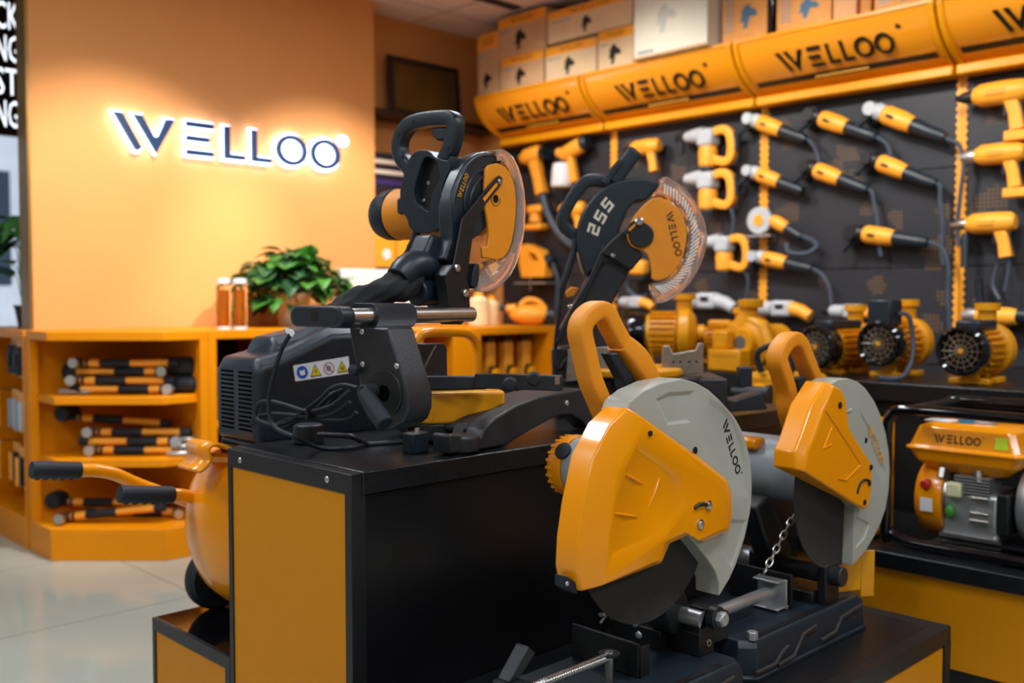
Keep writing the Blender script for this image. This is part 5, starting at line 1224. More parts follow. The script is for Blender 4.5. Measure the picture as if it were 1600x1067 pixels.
row(1300, 1337, -40, 'narrow peach carton beside the tall printed carton', 'plain', mat('peach_carton', '#E0A673', .7), X=3.87)
row(1342, 1360, -40, 'thin orange carton between the peach carton and the low one', 'plain', bpy.data.materials['orange_carton'], X=3.9)
row(1364, 1452, -40, 'orange carton at the right end of the third header', 'tall', bpy.data.materials['orange_carton'], X=3.84)
a = cx(1204, 30, 3.86); t = MB().bx((0, 0, 0), (.03, .024, .42)).build('black_tube', BLK_GLOSS, bev=.004, loc=(3.86, a.y-.01, zt)); tag(t, 'upright black tube between two tall orange cartons', 'tube')
# ---------------------------------------------------------------- power tools hung on the boards
def hung(name, label, px, py, cat='power tool', g=None, X=XP-.004):
    p = onX(px, py, X); return thing(name, label, cat, p, R(-90), g)   # local x to the right, y into the wall
def cordm(t, pts, r=.006): return MB().tube(catmull(pts, 5), r*1.35, 8).build('cord', CORDM, t)
def rotp(pts, a): c, s = math.cos(a), math.sin(a); return [(x*c+z*s, y, -x*s+z*c) for x, y, z in pts]
def grinder(label, px, py, deg, sc=1.0, head=STEEL, cord=None, guard=True, long=False):
    t = hung('angle_grinder', label, px, py, g='angle grinders on the tool board'); a = R(deg); k = sc
    W = lambda pts: rotp([(x*k, y*k, z*k) for x, y, z in pts], a)
    ax = Vector(W([(1, 0, 0)])[0]).normalized()
    L = lambda prof, x: MB().lathe([(r*k, h*k) for r, h in prof], W([(x, -.055, 0)])[0], ax, 22)
    L([(.028, 0), (.034, .012), (.034, .075), (.030, .105), (.029, .115)], -.06).build('motor_body', Y_TOOL, t)
    L([(.026, 0), (.027, .02), (.023, .07), (.024, .1), (.018, .125)], .055).build('rear_handle', BLK_PL, t)
    L([(.02, 0), (.03, .01), (.031, .03), (.026, .038)], -.098).build('gear_head', head, t)
    c = W([(-.105, -.055, 0)])[0]
    mb = MB(); mb.cyl(Vector(c)+Vector((0, .02, 0)), Vector(c)+Vector((0, -.035, 0)), .024*k, n=22); mb.build('gear_nose', head, t)
    if guard:
        q = Vector(W([(-.112, -.055, -.012)])[0])
        MB().lathe([(.042*k, 0), (.044*k, .012), (.0001, .012)], q+Vector((0, .02, 0)), (0, 1, 0), 24).build('disc_guard', BLK_MET, t)
    MB().cyl(W([(-.1, -.06, -.02)])[0], W([(-.13, -.065, -.075)])[0], .011*k, n=14).build('side_handle', BLK_RUB, t)
    s = W([(-.02, -.09, 0)])[0]
    MB().box(Vector(s), (.028*k, .004, .01*k), rot=Matrix.Rotation(a, 3, 'Y')).build('label', INK, t)
    e = Vector(W([(.18, -.055, 0)])[0])
    if cord is not None: cordm(t, [e-ax*.01, e+ax*.02]+[e+Vector((x, .0, z)) for x, z in cord])
    MB().cyl((0, .006, 0), (0, -.03, 0), .006, n=8).build('hook', STEEL, t)
    return t
G = [('grinder with pale nose at top left of the grinder rows', 1215, 200, 24, 1.0, SILV, [(.05, -.06), (.06, -.12), (.045, -.17)]),
     ('grinder in the middle of the top grinder row', 1315, 195, 24, 1.05, BLK_MET, [(.05, -.04), (.06, -.08), (.055, -.14)]),
     ('grinder at top right with its disc seat facing out', 1415, 190, 27, 1.1, SILV, [(.05, -.03), (.07, -.1), (.06, -.2), (.05, -.33), (.06, -.4)]),
     ('grinder at the left of the second row, crossing the yellow strip', 1212, 280, 23, .95, SILV, None),
     ('grinder in the middle of the second row', 1305, 275, 24, 1.0, BLK_MET, [(.03, -.06), (.045, -.13), (.05, -.2), (.06, -.26)]),
     ('grinder at the right of the second row', 1405, 264, 25, 1.0, BLK_MET, [(.02, -.06), (.03, -.14), (.03, -.24), (.035, -.3)]),
     ('grinder alone in the third row on the right', 1385, 370, 10, 1.05, BLK_MET, [(.06, -.03), (.08, -.1), (.08, -.2), (.09, -.33)]),
     ('grinder lowest left over the yellow strip', 1222, 408, 13, .95, SILV, [(.05, -.03), (.08, -.08), (.09, -.16), (.09, -.25)])]
for g_ in G: grinder(g_[0], g_[1], g_[2], g_[3], g_[4]*1.0, g_[5], g_[6])
# tile cutter with round guard
t = hung('tile_cutter', 'pale round-guarded tile cutter with cord, left under the second grinder row', 1202, 345)
MB().lathe([(.045, 0), (.062, .004), (.062, .03), (.0001, .03)], (-.02, -.03, 0), (0, -1, 0), 32).build('round_guard', SILV, t, bev=.003)
MB().lathe([(.026, 0), (.026, .004), (.0001, .004)], (-.02, -.06, 0), (0, -1, 0), 24).build('yellow_hub', Y_TOOL, t)
MB().bx((-.08, -.075, -.075), (.05, -.03, -.068)).build('base_plate', ZINC, t)
MB().lathe([(.024, 0), (.03, .02), (.03, .07), (.024, .085)], (.045, -.05, .0), (.85, 0, -.5), 20).build('motor_body', Y_TOOL, t)
MB().lathe([(.023, 0), (.022, .06), (.018, .09)], (.115, -.05, -.04), (.85, 0, -.5), 18).build('rear_handle', BLK_PL, t)
cordm(t, [(.19, -.05, -.08), (.24, -.05, -.1), (.27, -.05, -.13), (.22, -.06, -.16), (.14, -.06, -.15), (.12, -.05, -.11)], .008)
def drill(label, px, py, name='drill', s=1.0, chuck=BLK_MET, side=False, batt=True, cord=None, vert=0.0, g=None, deg=0):
    t = hung(name, label, px, py, g=g or 'pistol tools on the tool board'); a = R(deg)
    W = lambda x, y, z: rotp([(x*s, y*s, z*s)], a)[0]
    ax = Vector(rotp([(1, 0, 0)], a)[0])
    MB().lathe([(.022*s, 0), (.033*s, .02*s), (.035*s, .09*s), (.033*s, .135*s), (.022*s, .15*s)], W(-.07, -.055, 0), ax, 22).build('body', Y_TOOL, t)
    MB().lathe([(.008*s, 0), (.012*s, .012*s), (.019*s, .03*s), (.019*s, .055*s)], W(-.122, -.055, 0), ax, 18).build('chuck', chuck, t)
    MB().tube([W(.035, -.055, -.02), W(.047, -.055, -.06), W(.055, -.055, -.11)], [.02*s, .0185*s, .02*s], 14, rect=True).build('handle', Y_TOOL, t)
    MB().tube([W(.058, -.055, -.03), W(.068, -.055, -.105)], .008*s, 10).build('handle_back', BLK_PL, t)
    MB().box(W(.02, -.055, -.055), (.014*s, .018*s, .03*s)).build('trigger', BLK_RUB, t, bev=.003)
    if batt: MB().box(W(.055, -.055, -.128), (.07*s, .045*s, .03*s)).build('battery', Y_TOOL if vert else BLK_PL, t, bev=.006)
    MB().box(W(-.0, -.09*1.0, 0), (.05*s, .004, .014*s)).build('label', INK_Y, t)
    if side: MB().lathe([(.01*s, 0), (.013*s, .01), (.013*s, .1*s), (.016*s, .11*s)], W(-.075, -.055, -.03), (0, 0, -1), 16).build('side_handle', BLK_RUB, t)
    if cord: cordm(t, [W(.058, -.055, -.12)]+[W(x, -.05, z) for x, z in cord])
    MB().cyl((0, .006, .01), (0, -.03, .01), .006, n=8).build('hook', STEEL, t)
    return t
drill('orange drill right of the second mitre saw handle, under the second header', 1020, 232, s=1.0, batt=False)
drill('orange power drill highest on the board at the right frame edge', 1572, 150, s=1.15, batt=True, vert=1)
drill('orange impact wrench second down at the right frame edge', 1570, 243, name='impact_wrench', s=1.2, chuck=ZINC, vert=1)
drill('orange hammer drill with hanging side grip at the right edge', 1556, 350, name='hammer_drill', s=1.2, chuck=STEEL, side=True, batt=False, cord=[(.06, -.15), (.05, -.22)])
drill('orange drill glimpsed through the second mitre saw handle', 906, 328, s=1.0, batt=False)
# heat gun
t = hung('heat_gun', 'orange heat gun pointing left below the first header', 848, 255)
MB().lathe([(.022, 0), (.036, .03), (.036, .1), (.026, .12)], (-.07, -.055, .02), (1, 0, .15), 20).build('body', Y_TOOL, t)
MB().cyl((-.115, -.055, .015), (-.068, -.055, .022), .018, n=18).build('nozzle', BLK_MET, t)
MB().tube([(.01, -.055, .0), (.03, -.055, -.07), (.05, -.055, -.14)], [.026, .022, .024], 14, rect=True).build('handle', Y_TOOL, t)
MB().cyl((.05, -.055, .03), (.075, -.055, .033), .03, n=18).build('rear_grille', BLK_PL, t)
cordm(t, [(.05, -.055, -.14), (.08, -.055, -.22), (.13, -.05, -.3), (.2, -.045, -.36), (.28, -.04, -.38)], .012)
# spray gun with white cup
t = hung('spray_gun', 'orange paint spray gun with white cup under the first header', 905, 240)
MB().lathe([(.024, 0), (.033, .03), (.035, .11), (.03, .125)], (-.05, -.055, -.01), (.95, 0, .3), 20).build('body', Y_TOOL, t)
MB().lathe([(.03, 0), (.034, .02), (.026, .035)], (.065, -.055, .027), (.95, 0, .3), 20).build('rear_cap', BLK_PL, t)
MB().ell((-.065, -.055, .005), (.022, .022, .022)).build('nozzle', Y_TOOL, t)
MB().tube([(.0, -.055, -.02), (.015, -.055, -.08), (.025, -.055, -.13)], .017, 12, rect=True).build('handle', Y_TOOL, t)
MB().lathe([(.04, 0), (.044, -.02), (.05, -.09), (.045, -.1), (.0001, -.1)], (-.045, -.06, -.045), (0, 0, 1), 26).build('white_cup', WHITE_P, t)
# palm sander and jigsaw
t = hung('palm_sander', 'small orange palm sander between heat gun and jigsaw', 850, 338)
MB().box((0, -.05, .03), (.1, .07, .045)).build('palm_grip', Y_TOOL, t, bev=.018)
MB().tube([(-.005, -.05, .02), (-.008, -.05, -.03)], [.028, .034], 16).build('neck', Y_TOOL, t)
MB().box((0, -.05, -.055), (.11, .075, .03)).build('pad_housing', Y_TOOL, t, bev=.01)
MB().box((.075, -.05, .01), (.05, .05, .05)).build('dust_box', BLK_PL, t, bev=.012)
t = hung('jigsaw', 'orange jigsaw with steel sole plate low beside the first clear guard', 850, 412)
MB().holed([(-.075, -.03, .075), (-.03, -.03, .085), (.05, -.03, .055), (.085, -.03, .0), (.08, -.03, -.06), (-.06, -.03, -.06), (-.075, -.03, 0)], [[(-.02, -.03, .05), (.02, -.03, .04), (.045, -.03, .01), (-.01, -.03, .012)]], (0, -.05, 0)).build('body', Y_TOOL, t, bev=.012)
MB().box((0, -.055, -.085), (.19, .07, .006)).build('sole_plate', ZINC, t)
MB().cyl((-.03, -.055, -.055), (-.03, -.055, -.12), .004, n=8).build('blade', STEEL, t)
MB().cyl((.07, -.055, .02), (.105, -.055, -.0), .024, n=16).build('rear_cap', BLK_PL, t)
cordm(t, [(.1, -.055, 0), (.13, -.05, -.08), (.12, -.05, -.2)])
# rotary hammers
def rotary(label, px, py, s=1.0, bit=True, cord=True, mirror=False):
    t = hung('rotary_hammer', label, px, py, g='rotary hammers on the second board')
    MB().lathe([(.02*s, 0), (.024*s, .02*s), (.03*s, .05*s), (.033*s, .09*s)], (-.09*s, -.06, .05*s), (1, 0, 0), 20).build('gear_barrel', SILV, t)
    MB().box((.02*s, -.06, .035*s), (.075*s, .075*s, .07*s)).build('gearbox', SILV, t, bev=.012*s)
    MB().lathe([(.036*s, 0), (.04*s, .02*s), (.038*s, .075*s), (.03*s, .085*s)], (.02*s, -.06, .0), (0, 0, -1), 22).build('motor_body', Y_TOOL, t)
    MB().cyl((.02*s, -.06, -.084*s), (.02*s, -.06, -.1*s), .03*s, n=20).build('motor_cap', BLK_PL, t)
    MB().tube(catmull([(.055*s, -.06, .055*s), (.1*s, -.06, .06*s), (.13*s, -.06, .03*s), (.135*s, -.06, -.04*s), (.11*s, -.06, -.07*s), (.05*s, -.06, -.055*s)], 4), .0175*s, 12, rect=True).build('rear_handle', Y_TOOL, t)
    MB().tube([(.15*s, -.06, .04*s), (.155*s, -.06, -.03*s)], .012*s, 10).build('handle_pad', BLK_PL, t)
    if bit:
        MB().lathe([(.012*s, 0), (.019*s, .01*s), (.019*s, .05*s)], (-.14*s, -.06, .05*s), (1, 0, 0), 16).build('chuck', BLK_MET, t)
        MB().lathe([(.013*s, 0), (.014*s, .1*s)], (-.115*s, -.06, .08*s), (0, 0, -1), 14).build('side_handle', BLK_RUB, t)
    if cord: cordm(t, [(.125*s, -.06, -.07*s), (.14*s, -.055, -.13*s), (.13*s, -.05, -.2*s), (.12*s, -.05, -.25*s)])
rotary('upper silver and orange rotary hammer below the second header', 1112, 232, 1.1, cord=False)
rotary('middle silver and orange rotary hammer right of the toothed clear guard', 1112, 298, 1.1, bit=False)
rotary('lower silver and orange rotary hammer above the pump volute', 1138, 395, 1.0)
# white bodied tools low on the boards, on the shelf edge line
def white_tool(label, px, py, s=1.0, tail=Y_TOOL):
    t = hung('demolition_drill', label, px, py, g='white nosed drills low on the boards')
    MB().lathe([(.014*s, 0), (.022*s, .02*s), (.022*s, .05*s)], (-.15*s, -.06, .0), (1, 0, 0), 16).build('chuck', BLK_MET, t)
    MB().lathe([(.026*s, 0), (.034*s, .02*s), (.034*s, .08*s)], (-.1*s, -.06, .0), (1, 0, 0), 20).build('nose', SILV, t)
    MB().cyl((0, .02, 0), (0, -.03, 0), .006, n=8).build('hook', STEEL, t)
    MB().box((.03*s, -.06, .0), (.1*s, .07*s, .075*s)).build('gearbox', SILV, t, bev=.015*s)
    MB().tube([(.07*s, -.06, .0), (.12*s, -.06, -.01*s), (.165*s, -.06, -.035*s)], [.034*s, .031*s, .027*s], 14).build('motor_body', tail, t)
    MB().box((.03*s, -.097*s, .01*s), (.04*s, .004, .018*s)).build('label', INK, t)
white_tool('white nosed drill low between the clear guard and the yellow strip', 1000, 472, .8)
white_tool('white nosed drill low on the second board, left of the pump flange', 1110, 470, 1.05, SILV)
white_tool('white nosed drill with orange tail right of the pump flange', 1225, 482, 1.0)
white_tool('white nosed drill behind the black terminal box', 1335, 486, .8)
t = hung('orbital_sander', 'orange sander low behind the second mitre saw guard', 1008, 425)
MB().box((0, -.05, .02), (.1, .07, .08)).build('body', Y_TOOL, t, bev=.02); MB().box((0, -.05, -.035), (.11, .08, .02)).build('pad', BLK_RUB, t, bev=.004); cordm(t, [(-.04, -.05, -.02), (-.07, -.05, -.09), (0, -.05, -.13), (.05, -.05, -.12)], .009)
t = hung('polisher', 'orange polisher with upright black grip low at the right edge', 1556, 492)
MB().lathe([(.03, 0), (.036, .03), (.036, .12), (.03, .15)], (-.05, -.06, 0), (1, 0, -.05), 20).build('motor_body', Y_TOOL, t); MB().lathe([(.015, 0), (.028, .03), (.03, .06)], (-.105, -.06, .0), (1, 0, 0), 18).build('gear_head', ZINC, t)
MB().lathe([(.012, 0), (.015, .02), (.015, .1), (.018, .11)], (-.035, -.06, .03), (-.1, 0, 1), 14).build('upright_grip', BLK_RUB, t); MB().lathe([(.03, 0), (.045, .01), (.03, .014)], (-.03, -.06, .03), (0, 0, 1), 20).build('grip_collar', BLK_PL, t)
MB().cyl((.1, -.06, 0), (.2, -.06, -.01), .028, n=18).build('rear_handle', BLK_PL, t); cordm(t, [(.03, -.05, .06), (.0, -.04, .12), (.02, -.04, .2)])
# leaf blower lying on the counter end
q = onY(818, 490, 3.76); t = thing('leaf_blower', 'orange leaf blower with black nozzle lying on the counter by the tool wall', 'leaf blower', (q.x, q.y, .886), azr)
MB().ell((.04, 0, .056), (.12, .06, .054)).build('body', Y_TOOL, t); MB().lathe([(.02, 0), (.03, .03), (.035, .05)], (-.095, 0, .09), (1, 0, -.2), 18).build('neck', Y_TOOL, t)
MB().lathe([(.018, 0), (.016, .13)], (-.215, 0, .10), (1, 0, -.06), 16).build('nozzle', BLK_PL, t); MB().tube(catmull([(-.02, 0, .1), (.02, 0, .135), (.08, 0, .125), (.12, 0, .08)], 4), .017, 12).build('handle', Y_TOOL, t)
MB().cyl((.1, -.0, .05), (.16, 0, .05), .045, n=20).build('fan_cover', BLK_PL, t)

for o in list(COL.objects):
    k = {'heat_gun': 1.3, 'jigsaw': 1.3, 'spray_gun': 1.25, 'palm_sander': 1.15, 'drill': 1.15, 'angle_grinder': 1.08, 'rotary_hammer': 1.06}.get(o.name.split('.')[0])
    if k and 'category' in o: o.scale = (k, k, k)
# ---------------------------------------------------------------- water pumps on the raised shelf
ZS = .761
def mesh_guard(mb, c, r, ax_n=14):
    for k in (.3, .55, .8): mb.tube([c+Vector((0, r*k*math.cos(2*math.pi*i/28), r*k*math.sin(2*math.pi*i/28))) for i in range(28)], .0014, 5, closed=True)
    for i in range(ax_n):
        a = 2*math.pi*i/ax_n; mb.tube([c, c+Vector((-.001, r*.95*math.cos(a), r*.95*math.sin(a)))], .0014, 5)
def motor_pump(label, px, py, X, r=.075, L=.2, box='flat', rz=0.0, head=True, cord=False):
    f = onX(px, py, X); zc = f.z-ZS
    t = thing('water_pump', label, 'water pump', (f.x, f.y, ZS), rz, 'yellow water pumps on the raised shelf')
    zc = max(zc, r+.02)
    c = Vector((0, 0, zc))
    fc = MB().lathe([(r*.80, .02), (r*.80, .004), (r*.9, -.004), (r, .006), (r*1.0, .06), (r*.96, .066), (.01, .066)], c, (1, 0, 0), 40).build('fan_cover', BLK_GLOSS, t)
    mb = MB(); mesh_guard(mb, c+Vector((.006, 0, 0)), r*.82); mb.build('fan_grille', mat('grille_wire', '#8A7A63', .4, .6) if 'grille_wire' not in bpy.data.materials else bpy.data.materials['grille_wire'], fc)
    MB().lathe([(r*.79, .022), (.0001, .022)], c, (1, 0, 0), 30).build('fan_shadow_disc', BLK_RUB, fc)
    MB().lathe([(r*.12, .004), (r*.1, -.002), (.0001, -.003)], c+Vector((.004, 0, 0)), (1, 0, 0), 16).build('hub_boss', Y_METAL, fc)
    mo = MB().lathe([(r*.84, .066), (r*.86, .07), (r*.86, .066+L*.6)], c, (1, 0, 0), 36).build('motor_body', Y_METAL, t)
    mb = MB()
    for i in range(22):
        a = 2*math.pi*i/22; mb.box((.066+L*.33, r*.9*math.cos(a), zc+r*.9*math.sin(a)), (L*.5, .004, .02), rot=Matrix.Rotation(a-math.pi/2, 3, 'X'))
    mb.build('cooling_fins', Y_METAL, mo)
    mb = MB(); mb.bx((.07, -r*.8, 0), (.1, r*.8, .018)); mb.bx((.066+L*.42, -r*.8, 0), (.066+L*.56, r*.8, .018)); mb.bx((.075, -r*.35, .01), (.095, r*.35, zc-r*.6)); mb.bx((.07+L*.42, -r*.35, .01), (.066+L*.54, r*.35, zc-r*.6)); mb.build('foot', Y_METAL, t, bev=.004)
    if box == 'flat': MB().box((.07+L*.28, 0, zc+r*1.02), (L*.75, r*1.0, r*.42)).build('terminal_box', BLK_PL, t, bev=.008)
    elif box == 'tall': MB().box((.05, 0, zc+r*1.35), (.09, .085, .09)).build('terminal_box', BLK_PL, t, bev=.008)
    elif box == 'yellow': MB().box((.07+L*.3, 0, zc+r*1.05), (L*.45, r*1.1, r*.45)).build('terminal_box', Y_METAL, t, bev=.008)
    if head:
        hx = .066+L*.6
        mb = MB(); mb.lathe([(r*.8, 0), (r*1.12, .012), (r*1.14, .05), (r*.8, .075), (r*.4, .08), (r*.4, .11), (.0001, .11)], c+Vector((hx, 0, 0)), (1, 0, 0), 36); mb.bx((hx+.01, -r*.7, 0), (hx+.05, r*.7, .02)); mb.bx((hx+.015, -.02, .01), (hx+.045, .02, zc)); hd = mb.build('pump_head', Y_METAL, t, bev=.003)
        MB().lathe([(r*.36, 0), (r*.36, .05), (r*.5, .052), (r*.5, .075), (.0001, .075)], c+Vector((hx+.03, 0, r*.95)), (0, 0, 1), 20).build('outlet_flange', Y_METAL, hd)
        MB().lathe([(r*.25, 0), (r*.25, .006), (.0001, .006)], c+Vector((hx+.075, -.0, r*.3)), (1, 0, 0), 14).build('plug', BLK_MET, hd)
    if cord: cordm(t, [(.05, -.045, zc+r*1.3), (.07, -.075, zc+.09), (.07, -.09, zc), (.03, -.10, .05), (-.02, -.09, .008), (-.05, -.03, .006)], .006)
    return t
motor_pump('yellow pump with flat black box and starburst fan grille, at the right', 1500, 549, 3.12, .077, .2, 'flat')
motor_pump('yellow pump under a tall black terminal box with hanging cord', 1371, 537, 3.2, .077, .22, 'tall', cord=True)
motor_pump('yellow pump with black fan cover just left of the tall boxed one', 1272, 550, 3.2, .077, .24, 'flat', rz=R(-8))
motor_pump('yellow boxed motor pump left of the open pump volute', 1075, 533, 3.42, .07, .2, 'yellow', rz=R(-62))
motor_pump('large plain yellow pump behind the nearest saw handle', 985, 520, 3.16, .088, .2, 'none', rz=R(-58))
# centrifugal volute
f = onX(1163, 535, 3.22); t = thing('volute_pump', 'yellow cast volute pump with top flange and open round inlet', 'water pump', (f.x, f.y, ZS)); zc = f.z-ZS; c = Vector((0, 0, zc))
MB().lathe([(.026, -.03), (.05, -.028), (.054, -.018), (.054, 0), (.075, .006), (.098, .02), (.1, .06), (.085, .08), (.0001, .085)], c, (1, 0, 0), 40).build('volute', Y_METAL, t, ang=50)
MB().lathe([(.025, -.031), (.025, -.005), (.0001, -.005)], c, (1, 0, 0), 28).build('inlet_bore', mat('grey_bore', '#5B5A58', .5) if 'grey_bore' not in bpy.data.materials else bpy.data.materials['grey_bore'], t)
mb = MB(); mb.tube([c+Vector((.04, .03, .05)), c+Vector((.04, .012, .1)), c+Vector((.04, .0, .15))], [.045, .036, .03], 20); mb.lathe([(.045, 0), (.047, .004), (.047, .03), (.028, .032), (.0001, .03)], c+Vector((.04, 0, .13)), (0, 0, 1), 28); mb.build('top_flange', Y_METAL, t)
mb = MB(); mb.tube([c+Vector((.03, .085, 0)), c+Vector((.03, .06, .06)), c+Vector((.03, 0, .085)), c+Vector((.03, -.06, .06)), c+Vector((.03, -.085, -.01))], .025, 14); mb.build('scroll', Y_METAL, t)
mb = MB(); mb.bx((.0, -.06, 0), (.08, .06, .016)); mb.bx((.02, -.02, .0), (.06, .02, zc-.05)); mb.build('foot', Y_METAL, t, bev=.004)
MB().lathe([(.06, .08), (.066, .1), (.066, .24), (.04, .26), (.0001, .26)], c, (1, 0, 0), 32).build('motor_body', Y_METAL, t)
# square yellow control box in front of the volute
f = onX(1130, 585, 3.12); t = thing('pump_control_box', 'square yellow control box in front of the boxed motor pump', 'control box', (f.x, f.y, ZS))
MB().bx((0, -.07, 0), (.075, .07, .08)).build('box', Y_METAL, t, bev=.006); MB().bx((.02, .0, .08), (.07, .065, .15)).build('cap', Y_METAL, t, bev=.008); MB().bx((-.002, -.06, .058), (.0, .06, .062)).build('seam', INK_Y, t)
# ---------------------------------------------------------------- petrol engine pumps in tube frames on the low platform
def engine(label, loc, full=True):
    t = thing('engine_pump', label, 'engine pump', loc, 0, 'petrol engine pumps on the low platform')
    # local x into the wall, y to the left along the wall
    r = .0145
    W = .62
    def loop(x): return catmull([(x, 0, .02), (x, 0, .10), (x, .0, .3), (x, -.01, .355), (x, -.06, .375), (x, -.3, .375), (x, -W+.06, .375), (x, -W+.01, .355), (x, -W, .3), (x, -W, .08), (x, -W+.02, .035), (x, -W+.08, .016), (x, -.3, .016), (x, -.08, .016), (x, -.02, .03)], 5, True)
    for i, x in enumerate((0, .36)): MB().tube(loop(x), r, 12, closed=True).build('tube_frame', BLK_GLOSS, t)
    for y in (-.12, -.5): MB().tube([(0, y, .016), (.36, y, .016)], r, 10).build('cross_tube', BLK_MET, t)
    for y in (-.05, -W+.05): MB().tube([(0, y, .372), (.36, y, .372)], r*.9, 10).build('cross_tube', BLK_MET, t)
    # fuel tank: two shells with a seam lip
    def rr(x0, x1, y0, y1, z, c=.016):
        return [(x0+c, y0, z), (x1-c, y0, z), (x1, y0+c, z), (x1, y1-c, z), (x1-c, y1, z), (x0+c, y1, z), (x0, y1-c, z), (x0, y0+c, z)]
    yl, yr = -.035, -.325; xa, xb = .05, .27
    tk = MB().loft([rr(xa+.04, xb-.04, yr+.05, yl-.05, .205), rr(xa+.008, xb-.008, yr+.012, yl-.012, .235), rr(xa, xb, yr, yl, .262), rr(xa-.008, xb+.008, yr-.008, yl+.008, .264), rr(xa-.008, xb+.008, yr-.008, yl+.008, .272), rr(xa, xb, yr, yl, .274), rr(xa+.012, xb-.012, yr+.02, yl-.02, .325), rr(xa+.03, xb-.03, yr+.04, yl-.04, .337)]).build('fuel_tank', Y_GLOSS, t, bev=.003)
    word_on(tk, (xa+.0022, -.105, .288), (0, -.0185, 0), (.0047, 0, .022), (-.0008, 0, 0), INK)
    MB().box((xa+.002, -.17, .278), (.0012, .135, .0045)).build('print_stripe', mat('brown_print', '#7A4A14', .5) if 'brown_print' not in bpy.data.materials else bpy.data.materials['brown_print'], tk)
    MB().prism([(xa+.002, -.262, .284), (xa+.002, -.295, .284), (xa+.0088, -.29, .314), (xa+.0088, -.262, .314)], (-.001, 0, 0)).build('green_label', mat('lime_label', '#B9D21E', .5) if 'lime_label' not in bpy.data.materials else bpy.data.materials['lime_label'], tk)
    MB().lathe([(.034, 0), (.034, .012), (.03, .018), (.0001, .02)], (.15, -.2, .337), (0, 0, 1), 26).build('filler_cap', ZINC, tk)
    MB().lathe([(.02, 0), (.022, .012), (.0001, .022)], (.13, -.16, .337), (0, 0, 1), 20).build('blue_cap', mat('blue_cap', '#1C8FD0', .25) if 'blue_cap' not in bpy.data.materials else bpy.data.materials['blue_cap'], tk)
    MB().box((.14, -.09, .338), (.06, .07, .002)).build('white_label', WHITE_P, tk)
    # recoil housing, crankcase, pump end
    zc = .125
    MB().lathe([(.06, 0), (.098, .01), (.108, .03), (.108, .085), (.0001, .085)], (.16, -.04, zc), (0, -1, 0), 40).build('recoil_housing', Y_GLOSS, t, bev=.003)
    MB().lathe([(.013, 0), (.013, .02), (.009, .024), (.0001, .024)], (.066, -.085, zc+.045), (-1, 0, 0), 18).build('red_switch', mat('switch_red', '#B32218', .35) if 'switch_red' not in bpy.data.materials else bpy.data.materials['switch_red'], t)
    MB().box((.0525, -.088, zc-.01), (.003, .033, .036)).build('data_plate', WHITE_P, t)
    mb = MB(); mb.bx((.07, -.27, .03), (.24, -.12, .16)); ck = mb.build('crankcase', ZINC, t, bev=.012)
    mb = MB(); mb.lathe([(.098, 0), (.1, .006), (.1, .014), (.09, .02)], (.16, -.12, zc), (0, -1, 0), 36); mb.bx((.06, -.28, .02), (.25, -.12, .045)); mb.build('case_flange', STEEL, ck)
    mb = MB()
    for i in range(6): mb.bx((.055, -.25, .16+i*.008), (.14, -.16, .164+i*.008))
    mb.build('cylinder_fins', ZINC, ck)
    MB().box((.06, -.16, .165), (.03, .04, .04)).build('spark_cover', mat('cream_cap', '#D8D6A8', .4) if 'cream_cap' not in bpy.data.materials else bpy.data.materials['cream_cap'], t, bev=.006)
    MB().ell((.058, -.15, .105), (.012, .014, .018)).build('green_plug', mat('green_plug', '#3E8A34', .35) if 'green_plug' not in bpy.data.materials else bpy.data.materials['green_plug'], t)
    mb = MB()
    for z in (.09, .11, .15): mb.cyl((.055, -.205, z), (.055, -.25, z), .007, n=12)
    mb.cyl((.07, -.12, .19), (.08, -.12, .215), .012, n=14); mb.cyl((.065, -.22, .19), (.07, -.215, .22), .012, n=14); mb.build('bolt_boss', STEEL, ck)
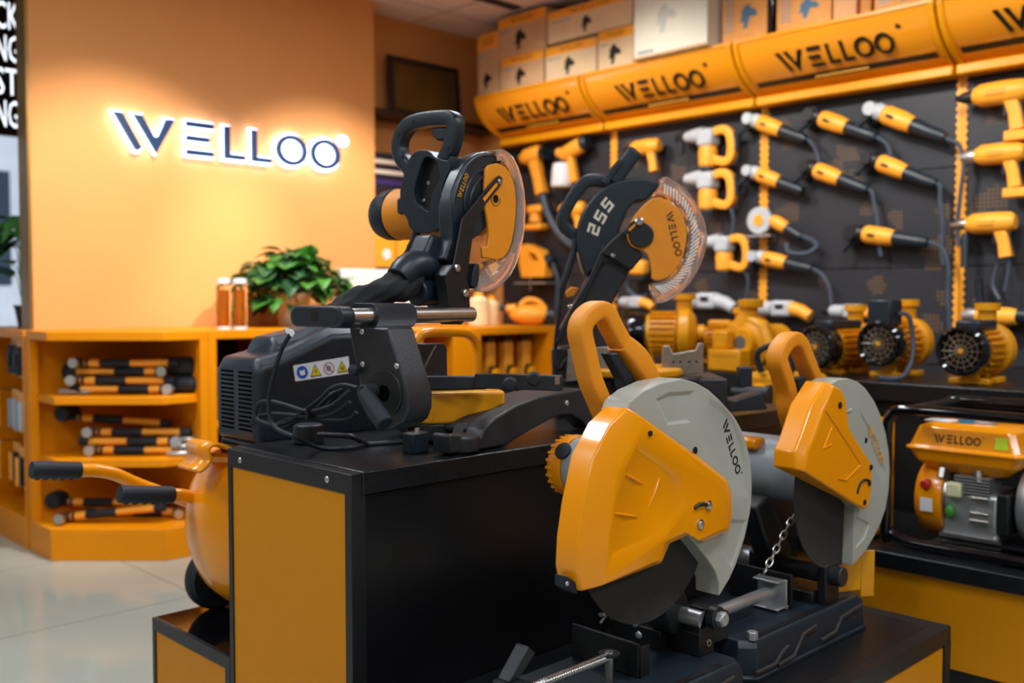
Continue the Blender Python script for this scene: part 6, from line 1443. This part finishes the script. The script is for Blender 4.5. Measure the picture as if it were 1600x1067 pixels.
    MB().bx((.055, -.3, .06), (.2, -.268, .17)).build('muffler_guard', BLK_MET, t, bev=.006)
    MB().lathe([(.05, 0), (.095, .01), (.105, .03), (.105, .045), (.115, .047), (.115, .058), (.1, .06), (.085, .1), (.04, .12), (.0001, .12)], (.16, -.30, .135), (0, -1, 0), 40).build('pump_casing', ZINC, t, bev=.002)
    MB().cyl((.16, -.36, .2), (.16, -.36, .3), .035, n=22).build('pump_outlet', ZINC, t)
    MB().bx((.06, -.5, .028), (.3, -.1, .034)).build('mounting_plate', BLK_MET, t)
    return t
engine('petrol engine pump with yellow tank in a black tube frame at the right edge', (2.62, 1.21, .356))
t = thing('fuel_can', 'yellow fuel can standing just left of the engine pump frame', 'fuel can', (2.72, 1.36, .356))
MB().bx((-.07, -.10, 0), (.07, .10, .33)).build('can', Y_METAL, t, bev=.018, seg=3); MB().tube(catmull([(0, -.06, .325), (0, -.05, .37), (0, .05, .37), (0, .06, .325)], 4), .011, 10).build('handle', Y_METAL, t); MB().cyl((-.04, .08, .32), (-.04, .08, .36), .02, n=18).build('cap', BLK_PL, t)
# yellow pressure unit with black nozzle between the saws and the shelf
q = onX(1225, 605, 2.8); t = thing('pressure_pump', 'yellow pressure unit with black nozzle behind the second saw handle', 'pressure pump', (2.8, q.y, .356))
MB().bx((-.06, -.12, .0), (.1, .12, .30)).build('body', Y_METAL, t, bev=.015); MB().lathe([(.03, 0), (.05, .03), (.05, .08)], (-.03, .1, .36), (0, -1, 0), 20).build('top_housing', Y_METAL, t)
zz = q.z-.356; MB().bx((-.05, -.11, .3), (.09, .11, .44)).build('upper_body', Y_METAL, t, bev=.02)
MB().lathe([(.014, 0), (.014, .05), (.024, .055), (.024, .12), (.03, .125), (.03, .14)], (-.06, .15, zz-.02), (0, -1, 0), 18).build('nozzle', BLK_PL, t)
MB().tube(catmull([(-.05, .05, .44), (-.06, .06, .5), (-.05, 0, .53), (-.05, -.06, .5), (-.05, -.05, .44)], 4), .01, 10).build('carry_loop', BLK_PL, t)
